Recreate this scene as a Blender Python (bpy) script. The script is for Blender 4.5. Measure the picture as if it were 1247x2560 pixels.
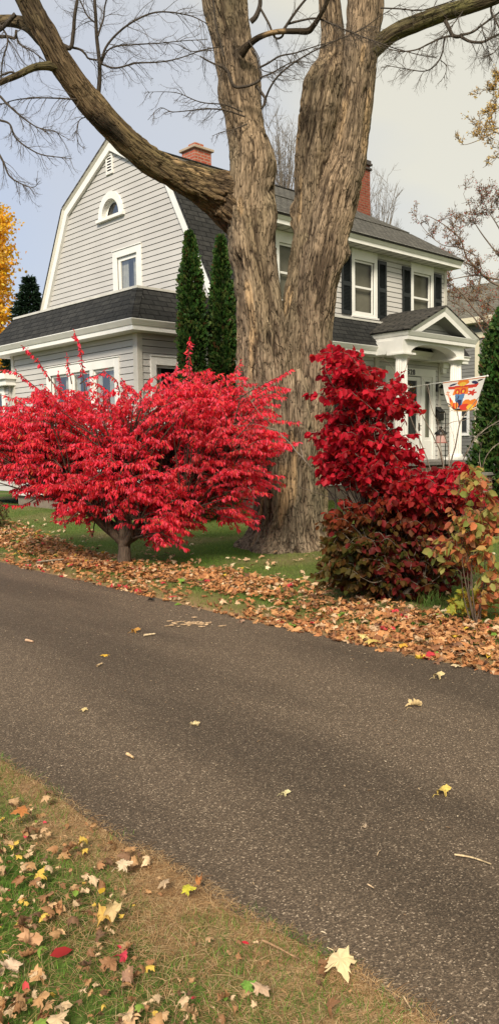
import bpy, bmesh, math, random
import numpy as np
from mathutils import Vector, Matrix
random.seed(7); RNG = np.random.default_rng(7)
scene = bpy.context.scene
for o in list(bpy.data.objects): bpy.data.objects.remove(o)
C = scene.collection

# ------------------------------------------------------------------ camera
FPX, PIT, ROL, TH = 2017.0, -0.0823, -0.01598, 0.8164
cF = np.array([0, math.cos(PIT), math.sin(PIT)]); cU0 = np.array([0, -math.sin(PIT), math.cos(PIT)]); cX0 = np.array([1., 0, 0])
cX = cX0*math.cos(ROL)+cU0*math.sin(ROL); cU = -cX0*math.sin(ROL)+cU0*math.cos(ROL)
EYE = np.array([0, 0, 1.6])
cam = bpy.data.cameras.new('camera'); camo = bpy.data.objects.new('camera', cam); C.objects.link(camo)
cam.sensor_fit = 'VERTICAL'; cam.sensor_height = 24.0; cam.lens = FPX/2560*24.0; cam.clip_end = 3000; cam.clip_start = 0.05
camo.matrix_world = Matrix([[cX[i], cU[i], -cF[i], EYE[i]] for i in range(3)]+[[0, 0, 0, 1]])
scene.camera = camo

# ------------------------------------------------------------------ light
SUN_EL, SUN_AZ = math.radians(38), math.radians(190)      # azimuth from +Y clockwise: behind and a little left of the viewer
w = bpy.data.worlds.new('World'); scene.world = w; w.use_nodes = True
nt = w.node_tree; nt.nodes.clear(); N = nt.nodes.new; L = nt.links.new
out = N('ShaderNodeOutputWorld'); bg1 = N('ShaderNodeBackground'); bg2 = N('ShaderNodeBackground'); mx = N('ShaderNodeMixShader')
sky = N('ShaderNodeTexSky'); sky.sky_type = 'NISHITA'; sky.sun_disc = False; sky.sun_elevation = SUN_EL; sky.sun_rotation = SUN_AZ
bg1.inputs['Strength'].default_value = 0.10; L(sky.outputs[0], bg1.inputs[0])
tc = N('ShaderNodeTexCoord'); mp = N('ShaderNodeMapping'); mp.inputs['Scale'].default_value = (1, 1, 3.2)
nz = N('ShaderNodeTexNoise'); nz.inputs['Scale'].default_value = 1.7; nz.inputs['Detail'].default_value = 4
L(tc.outputs['Generated'], mp.inputs[0]); L(mp.outputs[0], nz.inputs[0])
sx = N('ShaderNodeSeparateXYZ'); L(tc.outputs['Generated'], sx.inputs[0])
# cloud deck: warm grey overhead and to the right, thin and bluish low on the left
m1 = N('ShaderNodeMath'); m1.operation = 'MULTIPLY_ADD'; m1.inputs[1].default_value = 1.05; L(sx.outputs[0], m1.inputs[0])
m2 = N('ShaderNodeMath'); m2.operation = 'MULTIPLY_ADD'; m2.inputs[1].default_value = 1.0; m2.inputs[2].default_value = 0.20
L(sx.outputs[2], m2.inputs[0]); L(m2.outputs[0], m1.inputs[2])
m3 = N('ShaderNodeMath'); m3.operation = 'MULTIPLY_ADD'; m3.inputs[1].default_value = 0.55; L(nz.outputs[0], m3.inputs[0]); L(m1.outputs[0], m3.inputs[2])
cr = N('ShaderNodeValToRGB'); L(m3.outputs[0], cr.inputs[0])
e = cr.color_ramp.elements; e[0].position = 0.36; e[0].color = (0.335, 0.40, 0.53, 1); e[1].position = 1.25; e[1].color = (0.56, 0.53, 0.43, 1)
a = e.new(0.60); a.color = (0.405, 0.43, 0.485, 1); a = e.new(0.86); a.color = (0.45, 0.455, 0.455, 1)
L(cr.outputs[0], bg2.inputs[0]); bg2.inputs[1].default_value = 0.84
mx.inputs[0].default_value = 0.88; L(bg1.outputs[0], mx.inputs[1]); L(bg2.outputs[0], mx.inputs[2]); L(mx.outputs[0], out.inputs[0])
sd = bpy.data.lights.new('sun', 'SUN'); sd.energy = 2.8; sd.angle = math.radians(14); sd.color = (1.0, 0.90, 0.75)
so = bpy.data.objects.new('sun', sd); C.objects.link(so)
sdir = Vector((math.sin(SUN_AZ)*math.cos(SUN_EL), math.cos(SUN_AZ)*math.cos(SUN_EL), math.sin(SUN_EL)))
so.rotation_euler = sdir.to_track_quat('Z', 'Y').to_euler(); so.location = (0, -5, 30)
scene.view_settings.view_transform = 'Standard'; scene.view_settings.look = 'None'; scene.view_settings.gamma = 1; scene.view_settings.exposure = 0.86

# ------------------------------------------------------------------ placing helpers (design coordinates from the survey of the photograph)
def ray(px, py): return cF+cX*(px-623.5)/FPX-cU*(py-1280)/FPX
def aty(px, py, y):
    r = ray(px, py); return EYE+r*y/r[1]
def gnd(px, py, z=0.0):
    r = ray(px, py); return EYE+r*((z-1.6)/r[2])
HU = np.array([math.sin(TH), math.cos(TH), 0]); HV = np.array([-math.cos(TH), math.sin(TH), 0])
HA = aty(345, 900, 15.5); HA[2] = 0
def sstep(x): x = np.clip(x, 0, 1); return x*x*(3-2*x)
def nperp(x, y): return x*.739+y*.674
def zg(x, y):
    n = nperp(x, y)-5.05
    return 0.26*sstep((y-11)/8.0)*sstep(n/1.5) + 0.05*sstep((1.70-nperp(x, y))/0.5)
def pxw(px, y): return px*y/FPX

# ------------------------------------------------------------------ noise
def vnoise(P, seed=0):
    P = np.asarray(P, float); i = np.floor(P).astype(np.int64); f = P-i; f = f*f*(3-2*f)
    def h(a, b, c):
        n = (a*374761393+b*668265263+c*2147483647+seed*974711) & 0x7fffffff
        n = ((n ^ (n >> 13))*1274126177) & 0x7fffffff
        n = (n ^ (n >> 16)) & 0xffffff
        return n/float(0xffffff)*2-1
    r = 0
    for dx in (0, 1):
        for dy in (0, 1):
            for dz in (0, 1):
                wgt = (f[:, 0] if dx else 1-f[:, 0])*(f[:, 1] if dy else 1-f[:, 1])*(f[:, 2] if dz else 1-f[:, 2])
                r = r+wgt*h(i[:, 0]+dx, i[:, 1]+dy, i[:, 2]+dz)
    return r
def fbm(P, o=3, seed=0):
    r = 0; a = 1; s = 1
    for k in range(o): r = r+a*vnoise(P*s, seed+k*17); a *= .5; s *= 2.03
    return r/1.75

# ------------------------------------------------------------------ materials
MATS = {}
def newmat(name):
    m = bpy.data.materials.new(name); m.use_nodes = True; MATS[name] = m
    n = m.node_tree; b = n.nodes['Principled BSDF']; return m, n, b
def plain(name, col, rough=.6, var=.12, scale=6, bump=0.0, bscale=60, metal=0, spec=.4, detail=4):
    m, n, b = newmat(name); b.inputs['Roughness'].default_value = rough; b.inputs['Metallic'].default_value = metal
    b.inputs['Specular IOR Level'].default_value = spec
    t = n.nodes.new('ShaderNodeTexCoord'); z = n.nodes.new('ShaderNodeTexNoise'); z.inputs['Scale'].default_value = scale; z.inputs['Detail'].default_value = detail
    n.links.new(t.outputs['Object'], z.inputs[0]); r = n.nodes.new('ShaderNodeValToRGB'); n.links.new(z.outputs[0], r.inputs[0])
    r.color_ramp.elements[0].position = .3; r.color_ramp.elements[1].position = .7
    r.color_ramp.elements[0].color = tuple(c*(1-var) for c in col)+(1,); r.color_ramp.elements[1].color = tuple(min(1, c*(1+var)) for c in col)+(1,)
    n.links.new(r.outputs[0], b.inputs['Base Color'])
    if bump:
        z2 = n.nodes.new('ShaderNodeTexNoise'); z2.inputs['Scale'].default_value = bscale; n.links.new(t.outputs['Object'], z2.inputs[0])
        bp = n.nodes.new('ShaderNodeBump'); bp.inputs['Strength'].default_value = bump; bp.inputs['Distance'].default_value = .01
        n.links.new(z2.outputs[0], bp.inputs['Height']); n.links.new(bp.outputs[0], b.inputs['Normal'])
    return m
def leafmat(name, trans=.35, rough=.55, attr='Col', spec=.25):
    m, n, b = newmat(name); at = n.nodes.new('ShaderNodeAttribute'); at.attribute_name = attr
    n.links.new(at.outputs['Color'], b.inputs['Base Color']); b.inputs['Roughness'].default_value = rough; b.inputs['Specular IOR Level'].default_value = spec
    if trans:
        tr = n.nodes.new('ShaderNodeBsdfTranslucent'); n.links.new(at.outputs['Color'], tr.inputs[0])
        mix = n.nodes.new('ShaderNodeMixShader'); mix.inputs[0].default_value = trans; o = n.nodes['Material Output']
        n.links.new(b.outputs[0], mix.inputs[1]); n.links.new(tr.outputs[0], mix.inputs[2]); n.links.new(mix.outputs[0], o.inputs[0])
    return m
M_leaf = leafmat('leaf', .54); M_dry = leafmat('dry_leaf', .15, .6); M_blade = leafmat('grass_blade', .25, .6)
M_twig = leafmat('twig_bark', 0, .85)
def _tb():
    n = M_twig.node_tree; t = n.nodes.new('ShaderNodeTexCoord'); z = n.nodes.new('ShaderNodeTexNoise'); z.inputs['Scale'].default_value = 45; z.inputs['Detail'].default_value = 5; mp = n.nodes.new('ShaderNodeMapping'); mp.inputs['Scale'].default_value = (1, 1, .25)
    n.links.new(t.outputs['Object'], mp.inputs[0]); n.links.new(mp.outputs[0], z.inputs[0]); bp = n.nodes.new('ShaderNodeBump'); bp.inputs['Strength'].default_value = .9; bp.inputs['Distance'].default_value = .02; n.links.new(z.outputs[0], bp.inputs['Height']); n.links.new(bp.outputs[0], n.nodes['Principled BSDF'].inputs['Normal'])
    a = n.nodes['Attribute']; m = n.nodes.new('ShaderNodeMapRange'); m.inputs[1].default_value = .3; m.inputs[2].default_value = .7; m.inputs[3].default_value = .55; m.inputs[4].default_value = 1.5; n.links.new(z.outputs[0], m.inputs[0]); s = n.nodes.new('ShaderNodeVectorMath'); s.operation = 'SCALE'; n.links.new(a.outputs['Color'], s.inputs[0]); n.links.new(m.outputs[0], s.inputs['Scale']); n.links.new(s.outputs[0], n.nodes['Principled BSDF'].inputs['Base Color'])
_tb(); M_ever = leafmat('evergreen', .15, .6)
M_white = plain('white_trim', (.80, .785, .735), .5, .06, 3, .05, 30)
M_cap = plain('flashing', (.60, .58, .52), .5, .15, 5)
M_soffit = plain('soffit', (.60, .58, .55), .6, .06, 3)
M_siding = plain('siding', (.505, .485, .455), .55, .07, 1.1, .04, 25)
M_slot = plain('siding_gap', (.10, .095, .085), .8, .1)
M_shut = plain('shutter_paint', (.012, .015, .015), .45, .2)
M_dark = plain('interior_dark', (.05, .048, .042), .9, .3, 3)
M_curt = plain('curtain', (.42, .40, .35), .9, .2, 9)
M_shade = plain('roller_shade', (.25, .225, .175), .9, .08, 5)
M_found = plain('foundation', (.20, .16, .12), .9, .2, 8, .2)
M_iron = plain('black_iron', (.015, .014, .013), .4, .2, metal=.3)
M_col = plain('column_paint', (.85, .825, .765), .5, .04, 3)
M_stone = plain('stone_cap', (.20, .185, .165), .8, .2, 12, .3)
def glassmat():
    m, n, b = newmat('window_glass'); o = n.nodes['Material Output']; tr = n.nodes.new('ShaderNodeBsdfTransparent'); tr.inputs[0].default_value = (.8, .82, .8, 1)
    g = n.nodes.new('ShaderNodeBsdfGlossy'); g.inputs['Roughness'].default_value = .03; fr = n.nodes.new('ShaderNodeFresnel'); fr.inputs[0].default_value = 1.5
    ad = n.nodes.new('ShaderNodeMath'); ad.operation = 'ADD'; ad.inputs[1].default_value = .03; n.links.new(fr.outputs[0], ad.inputs[0])
    mix = n.nodes.new('ShaderNodeMixShader'); hf = n.nodes.new('ShaderNodeMath'); hf.operation = 'MULTIPLY'; hf.inputs[1].default_value = .26; n.links.new(ad.outputs[0], hf.inputs[0]); n.links.new(hf.outputs[0], mix.inputs[0]); n.links.new(tr.outputs[0], mix.inputs[1]); n.links.new(g.outputs[0], mix.inputs[2])
    n.links.new(mix.outputs[0], o.inputs[0]); return m
M_glass = glassmat()
def brickmat(name, c1, c2, mort, w_, h_, ms, rough=.85, bump=.4, offs=.5, var=.5, attr=None):
    m, n, b = newmat(name); b.inputs['Roughness'].default_value = rough; b.inputs['Specular IOR Level'].default_value = .2
    uv = n.nodes.new('ShaderNodeUVMap'); br = n.nodes.new('ShaderNodeTexBrick'); n.links.new(uv.outputs[0], br.inputs['Vector'])
    br.inputs['Scale'].default_value = 1; br.inputs['Brick Width'].default_value = w_; br.inputs['Row Height'].default_value = h_
    br.inputs['Mortar Size'].default_value = ms; br.inputs['Mortar Smooth'].default_value = .1; br.offset = offs
    br.inputs['Color1'].default_value = (*c1, 1); br.inputs['Color2'].default_value = (*c2, 1); br.inputs['Mortar'].default_value = (*mort, 1)
    nz = n.nodes.new('ShaderNodeTexNoise'); nz.inputs['Scale'].default_value = 9; nz.inputs['Detail'].default_value = 6; n.links.new(uv.outputs[0], nz.inputs[0])
    mp = n.nodes.new('ShaderNodeMapRange'); mp.inputs[1].default_value = .25; mp.inputs[2].default_value = .75; mp.inputs[3].default_value = 1-var; mp.inputs[4].default_value = 1+var; n.links.new(nz.outputs[0], mp.inputs[0])
    mm = n.nodes.new('ShaderNodeVectorMath'); mm.operation = 'SCALE'; n.links.new(br.outputs[0], mm.inputs[0]); n.links.new(mp.outputs[0], mm.inputs['Scale'])
    n.links.new(mm.outputs[0], b.inputs['Base Color'])
    bp = n.nodes.new('ShaderNodeBump'); bp.inputs['Strength'].default_value = bump; bp.inputs['Distance'].default_value = .02; bp.invert = True
    n.links.new(br.outputs['Fac'], bp.inputs['Height']); n.links.new(bp.outputs[0], b.inputs['Normal']); return m
M_shing = brickmat('shingles_dark', (.024, .024, .023), (.040, .039, .036), (.008, .008, .008), .32, .135, .012, var=.35)
M_shing2 = brickmat('shingles_weathered', (.075, .07, .06), (.125, .118, .10), (.03, .028, .025), .22, .125, .014, var=.45)
M_porchr = brickmat('shingles_porch', (.05, .046, .04), (.085, .078, .066), (.008, .008, .008), .45, .125, .02, var=.3)
M_brick1 = brickmat('orange_brick', (.36, .085, .05), (.42, .12, .07), (.36, .26, .20), .21, .075, .010, var=.18)
M_brick2 = brickmat('dark_brick', (.20, .045, .026), (.28, .07, .04), (.20, .13, .09), .21, .075, .010, var=.25)
M_brick3 = brickmat('porch_brick', (.13, .05, .03), (.20, .08, .05), (.28, .22, .17), .21, .075, .012, var=.3)
M_nroof = brickmat('neighbour_shingles', (.13, .12, .095), (.20, .185, .15), (.07, .065, .05), .3, .14, .02, var=.35)
M_nwall = plain('neighbour_siding', (.19, .185, .17), .7, .08)
M_cream = plain('cream_trim', (.66, .60, .44), .5, .05)

# ------------------------------------------------------------------ mesh helpers
def finish(o, parent=None, smooth=False):
    C.objects.link(o)
    if parent is not None: o.parent = parent
    return o
class MB:
    def __init__(s): s.v = []; s.f = []; s.m = []; s.uv = []
    def poly(s, pts, mi=0, uv=None):
        k = len(s.v); s.v += [tuple(map(float, p)) for p in pts]; s.f.append(tuple(range(k, k+len(pts)))); s.m.append(mi)
        s.uv.append(uv if uv is not None else [(p[0]+p[1], p[2]) for p in pts])
    def faces(s, pts, fs, mi=0):
        k = len(s.v); s.v += [tuple(map(float, p)) for p in pts]
        for f in fs:
            s.f.append(tuple(k+i for i in f)); s.m.append(mi); s.uv.append([(pts[i][0]+pts[i][1], pts[i][2]) for i in f])
    def box(s, a0, a1, b0, b1, c0, c1, mi=0, W=None):
        P = [(a, b, c) for c in (c0, c1) for b in (b0, b1) for a in (a0, a1)]
        if W: P = [W(*p) for p in P]
        s.faces(P, [(0, 1, 3, 2), (4, 6, 7, 5), (0, 4, 5, 1), (2, 3, 7, 6), (0, 2, 6, 4), (1, 5, 7, 3)], mi)
    def tube(s, pts, rad, n=8, mi=0, caps=True):
        pts = [Vector(p) for p in pts]; k = len(s.v)
        if not hasattr(rad, '__len__'): rad = [rad]*len(pts)
        up = Vector((.31, .2, 1)).normalized()
        for i, p in enumerate(pts):
            d = (pts[min(i+1, len(pts)-1)]-pts[max(i-1, 0)]).normalized(); x = d.cross(up)
            if x.length < 1e-3: x = d.cross(Vector((1, 0, 0)))
            x.normalize(); y = d.cross(x)
            for j in range(n):
                a = 2*math.pi*j/n; q = p+(x*math.cos(a)+y*math.sin(a))*rad[i]; s.v.append(tuple(q))
        for i in range(len(pts)-1):
            for j in range(n):
                s.f.append((k+i*n+j, k+i*n+(j+1) % n, k+(i+1)*n+(j+1) % n, k+(i+1)*n+j)); s.m.append(mi); s.uv.append([(0, 0)]*4)
        if caps:
            for q in (0, len(pts)-1):
                s.f.append(tuple(k+q*n+j for j in range(n))); s.m.append(mi); s.uv.append([(0, 0)]*n)
    def lathe(s, c, prof, n=24, mi=0, flute=0):
        k = len(s.v)
        for r, z in prof:
            for j in range(n):
                a = 2*math.pi*j/n; rr = r*(1-(flute if j % 2 else 0)); s.v.append((c[0]+rr*math.cos(a), c[1]+rr*math.sin(a), c[2]+z))
        for i in range(len(prof)-1):
            for j in range(n):
                s.f.append((k+i*n+j, k+i*n+(j+1) % n, k+(i+1)*n+(j+1) % n, k+(i+1)*n+j)); s.m.append(mi); s.uv.append([(0, 0)]*4)
        for q in (0, len(prof)-1):
            s.f.append(tuple(k+q*n+j for j in range(n))); s.m.append(mi); s.uv.append([(0, 0)]*n)
    def build(s, name, mats, parent=None, smooth=False, bevel=0, recalc=True):
        me = bpy.data.meshes.new(name); me.from_pydata(s.v, [], s.f)
        if not isinstance(mats, (list, tuple)): mats = [mats]
        for m in mats: me.materials.append(m)
        me.polygons.foreach_set('material_index', s.m)
        ul = me.uv_layers.new(name='UVMap'); ul.data.foreach_set('uv', np.array([c for f in s.uv for c in f], dtype=np.float32).ravel())
        if smooth: me.polygons.foreach_set('use_smooth', [True]*len(me.polygons))
        me.update()
        if recalc:
            bm = bmesh.new(); bm.from_mesh(me); bmesh.ops.recalc_face_normals(bm, faces=bm.faces); bm.to_mesh(me); bm.free()
        o = bpy.data.objects.new(name, me); finish(o, parent)
        if bevel:
            md = o.modifiers.new('b', 'BEVEL'); md.width = bevel; md.segments = 1; md.limit_method = 'ANGLE'
        return o
def fastmesh(name, verts, faces, mat, cols=None, parent=None, smooth=False, mats=None, attr3=None):
    """verts (N,3), faces (M,k) index array"""
    verts = np.ascontiguousarray(verts, np.float32); faces = np.ascontiguousarray(faces, np.int32); M, k = faces.shape
    me = bpy.data.meshes.new(name); me.vertices.add(len(verts)); me.vertices.foreach_set('co', verts.ravel())
    me.loops.add(M*k); me.loops.foreach_set('vertex_index', faces.ravel()); me.polygons.add(M)
    me.polygons.foreach_set('loop_start', np.arange(0, M*k, k, dtype=np.int32)); me.polygons.foreach_set('loop_total', np.full(M, k, np.int32))
    me.materials.append(mat)
    if cols is not None:
        ca = me.color_attributes.new('Col', 'FLOAT_COLOR', 'POINT'); c4 = np.ones((len(verts), 4), np.float32); c4[:, :3] = cols; ca.data.foreach_set('color', c4.ravel())
    if attr3 is not None:
        a = me.attributes.new('flow', 'FLOAT_VECTOR', 'POINT'); a.data.foreach_set('vector', np.ascontiguousarray(attr3, np.float32).ravel())
    if smooth: me.polygons.foreach_set('use_smooth', np.ones(M, bool))
    me.update(calc_edges=True); me.validate()
    o = bpy.data.objects.new(name, me); finish(o, parent); return o
def thing(name, label, cat, loc=(0, 0, 0), rz=0, group=None):
    o = bpy.data.objects.new(name, None); o.empty_display_size = .1; C.objects.link(o); o.location = loc; o.rotation_euler = (0, 0, rz)
    return tag(o, label, cat, group)
def tag(o, label, cat, group=None):
    o['label'] = label; o['category'] = cat
    if group: o['group'] = group
    return o
def kind(o, k): o['kind'] = k; return o
def unit(a): return a/np.maximum(np.linalg.norm(a, axis=-1, keepdims=True), 1e-9)
T_OV = (np.array([(0, 0, 0), (.28, .42, .10), (.68, .36, .08), (1, 0, -.08), (.68, -.36, .08), (.28, -.42, .10)]), np.array([(0, 1, 2, 3), (0, 3, 4, 5)]))
T_NR = (np.array([(0, 0, 0), (.3, .26, .05), (.7, .22, .04), (1, 0, -.04), (.7, -.22, .04), (.3, -.26, .05)]), np.array([(0, 1, 2, 3), (0, 3, 4, 5)]))
T_RD = (np.array([(0, 0, 0), (.25, .48, .12), (.65, .46, .10), (1, 0, -.05), (.65, -.46, .10), (.25, -.48, .12)]), np.array([(0, 1, 2, 3), (0, 3, 4, 5)]))
def scatter(tmpl, c, d, nrm, ln, wd):
    """instances of a leaf template; returns verts, faces, index of leaf per vertex"""
    tv, tf = tmpl; n = len(c); d = unit(d); s = unit(np.cross(nrm, d)); up = np.cross(d, s)
    ln = np.asarray(ln).reshape(-1, 1, 1); wd = np.asarray(wd).reshape(-1, 1, 1)
    V = c[:, None, :]+d[:, None, :]*tv[None, :, 0:1]*ln+s[:, None, :]*tv[None, :, 1:2]*wd+up[:, None, :]*tv[None, :, 2:3]*ln
    k = len(tv); Fc = tf[None]+(np.arange(n)*k)[:, None, None]
    return V.reshape(-1, 3), Fc.reshape(-1, tf.shape[1]), np.repeat(np.arange(n), k)
def pick(pal, n, wts=None, jit=.12, rng=RNG):
    pal = np.array(pal); i = rng.choice(len(pal), n, p=None if wts is None else np.array(wts)/sum(wts))
    return np.clip(pal[i]*(1+rng.normal(0, jit, (n, 1))), 0.003, 1)
def smoothpath(P, R, m):
    """Catmull-Rom resample of control points and radii"""
    P = np.array(P, float); R = np.array(R, float); n = len(P)
    Pp = np.vstack([2*P[0]-P[1], P, 2*P[-1]-P[-2]]); Rp = np.concatenate([[R[0]], R, [R[-1]]])
    seg = np.linalg.norm(np.diff(P, axis=0), axis=1); cs = np.concatenate([[0], np.cumsum(seg)]); t = np.linspace(0, cs[-1], m)
    idx = np.clip(np.searchsorted(cs, t, side='right')-1, 0, n-2); u = ((t-cs[idx])/np.maximum(seg[idx], 1e-9))[:, None]
    def cr(A, u):
        a, b, c, d = A[idx], A[idx+1], A[idx+2], A[idx+3]
        return .5*((2*b)+(-a+c)*u+(2*a-5*b+4*c-d)*u*u+(-a+3*b-3*c+d)*u**3)
    return cr(Pp, u), cr(Rp[:, None], u)[:, 0], t
def frames(P):
    d = unit(np.gradient(P, axis=0)); x = np.zeros_like(P); ref = np.array([1., 0.05, 0]) if abs(d[0][0]) < .8 else np.array([0, 1., 0])
    cur = ref
    for i in range(len(P)):
        cur = cur-d[i]*(cur@d[i]); cur /= np.linalg.norm(cur); x[i] = cur
    return d, x, np.cross(d, x)
class Tubes:
    """many thin branches collected in one mesh"""
    def __init__(s): s.V = []; s.F = []; s.Cc = []; s.k = 0
    def add(s, P, R, n=4, col=(.1, .08, .06)):
        P = np.array(P, float); R = np.array(R, float)*np.ones(len(P)); d, x, y = frames(P); a = np.arange(n)*2*math.pi/n
        ring = (x[:, None]*np.cos(a)[None, :, None]+y[:, None]*np.sin(a)[None, :, None])*R[:, None, None]+P[:, None]
        m = len(P); i = np.arange(m-1)[:, None]; j = np.arange(n)[None]
        F = np.stack([i*n+j, i*n+(j+1) % n, (i+1)*n+(j+1) % n, (i+1)*n+j], -1).reshape(-1, 4)+s.k
        s.V.append(ring.reshape(-1, 3)); s.F.append(F); s.Cc.append(np.tile(col, (m*n, 1))); s.k += m*n
    def build(s, name, mat, parent=None): return fastmesh(name, np.vstack(s.V), np.vstack(s.F), mat, np.vstack(s.Cc), parent, smooth=True)

# ================================================================== GROUND
def groundmat():
    m, n, b = newmat('lawn_soil'); b.inputs['Roughness'].default_value = .95; b.inputs['Specular IOR Level'].default_value = .1
    g = n.nodes.new('ShaderNodeNewGeometry'); z = n.nodes.new('ShaderNodeTexNoise'); z.inputs['Scale'].default_value = .7; z.inputs['Detail'].default_value = 6; n.links.new(g.outputs['Position'], z.inputs[0])
    r = n.nodes.new('ShaderNodeValToRGB'); n.links.new(z.outputs[0], r.inputs[0]); e = r.color_ramp.elements
    e[0].position = .35; e[0].color = (.060, .11, .016, 1); e[1].position = .68; e[1].color = (.17, .145, .065, 1); k = e.new(.52); k.color = (.09, .12, .03, 1)
    z2 = n.nodes.new('ShaderNodeTexNoise'); z2.inputs['Scale'].default_value = 45; z2.inputs['Detail'].default_value = 5; n.links.new(g.outputs['Position'], z2.inputs[0])
    mr = n.nodes.new('ShaderNodeMapRange'); mr.inputs[1].default_value = .3; mr.inputs[2].default_value = .7; mr.inputs[3].default_value = .55; mr.inputs[4].default_value = 1.5; n.links.new(z2.outputs[0], mr.inputs[0])
    sc = n.nodes.new('ShaderNodeVectorMath'); sc.operation = 'SCALE'; n.links.new(r.outputs[0], sc.inputs[0]); n.links.new(mr.outputs[0], sc.inputs['Scale'])
    # sandy dirt and straw beside the drive on the near side
    sp = n.nodes.new('ShaderNodeSeparateXYZ'); n.links.new(g.outputs['Position'], sp.inputs[0])
    a = n.nodes.new('ShaderNodeMath'); a.operation = 'MULTIPLY'; a.inputs[1].default_value = .739; n.links.new(sp.outputs[0], a.inputs[0])
    a2 = n.nodes.new('ShaderNodeMath'); a2.operation = 'MULTIPLY_ADD'; a2.inputs[1].default_value = .674; n.links.new(sp.outputs[1], a2.inputs[0]); n.links.new(a.outputs[0], a2.inputs[2])
    z3 = n.nodes.new('ShaderNodeTexNoise'); z3.inputs['Scale'].default_value = 4; z3.inputs['Detail'].default_value = 4; n.links.new(g.outputs['Position'], z3.inputs[0])
    a3 = n.nodes.new('ShaderNodeMath'); a3.operation = 'MULTIPLY_ADD'; a3.inputs[1].default_value = .5; n.links.new(z3.outputs[0], a3.inputs[0]); n.links.new(a2.outputs[0], a3.inputs[2])
    r2 = n.nodes.new('ShaderNodeValToRGB'); r2.color_ramp.elements[0].position = 0; r2.color_ramp.elements[1].position = 1
    mr2 = n.nodes.new('ShaderNodeMapRange'); mr2.inputs[1].default_value = 1.62; mr2.inputs[2].default_value = 1.92; n.links.new(a3.outputs[0], mr2.inputs[0])
    far = n.nodes.new('ShaderNodeMapRange'); far.inputs[1].default_value = 5.9; far.inputs[2].default_value = 5.2; n.links.new(a3.outputs[0], far.inputs[0])
    mu = n.nodes.new('ShaderNodeMath'); mu.operation = 'MULTIPLY'; n.links.new(mr2.outputs[0], mu.inputs[0]); n.links.new(far.outputs[0], mu.inputs[1])
    z4 = n.nodes.new('ShaderNodeTexNoise'); z4.inputs['Scale'].default_value = 160; z4.inputs['Detail'].default_value = 3; n.links.new(g.outputs['Position'], z4.inputs[0])
    r3 = n.nodes.new('ShaderNodeValToRGB'); n.links.new(z4.outputs[0], r3.inputs[0]); r3.color_ramp.elements[0].position = .35; r3.color_ramp.elements[0].color = (.15, .09, .045, 1); r3.color_ramp.elements[1].position = .65; r3.color_ramp.elements[1].color = (.42, .275, .145, 1)
    mix = n.nodes.new('ShaderNodeMix'); mix.data_type = 'RGBA'; n.links.new(mu.outputs[0], mix.inputs[0]); n.links.new(sc.outputs[0], mix.inputs[6]); n.links.new(r3.outputs[0], mix.inputs[7])
    n.links.new(mix.outputs[2], b.inputs['Base Color'])
    bp = n.nodes.new('ShaderNodeBump'); bp.inputs['Strength'].default_value = .6; bp.inputs['Distance'].default_value = .02; n.links.new(z2.outputs[0], bp.inputs['Height']); n.links.new(bp.outputs[0], b.inputs['Normal'])
    return m
M_ground = groundmat()
def grid(x0, x1, y0, y1, nx, ny, f):
    X, Y = np.meshgrid(np.linspace(x0, x1, nx), np.linspace(y0, y1, ny)); Z = f(X, Y)
    V = np.stack([X, Y, Z], -1).reshape(-1, 3); i = np.arange(ny-1)[:, None]*nx+np.arange(nx-1)[None]
    return V, np.stack([i, i+1, i+nx+1, i+nx], -1).reshape(-1, 4)
def farz(X, Y):
    return zg(X, Y)
Va, Fa = grid(-30, 30, -10, 45, 301, 276, farz)
# skirt of the sheet out to the horizon
mbv = []; R_ = 900
rim = [(-30, -10), (30, -10), (30, 45), (-30, 45)]; rimo = [(-R_, -R_), (R_, -R_), (R_, R_), (-R_, R_)]
k = len(Va); ex = [(x, y, float(zg(x, y))) for x, y in rim]+[(x, y, .26 if y > 0 else 0) for x, y in rimo]
Vg = np.vstack([Va, ex]); Fg = np.vstack([Fa, [[k+i, k+(i+1) % 4, k+4+(i+1) % 4, k+4+i] for i in range(4)]])
kind(fastmesh('lawn', Vg, Fg, M_ground, smooth=True), 'structure')

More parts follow.
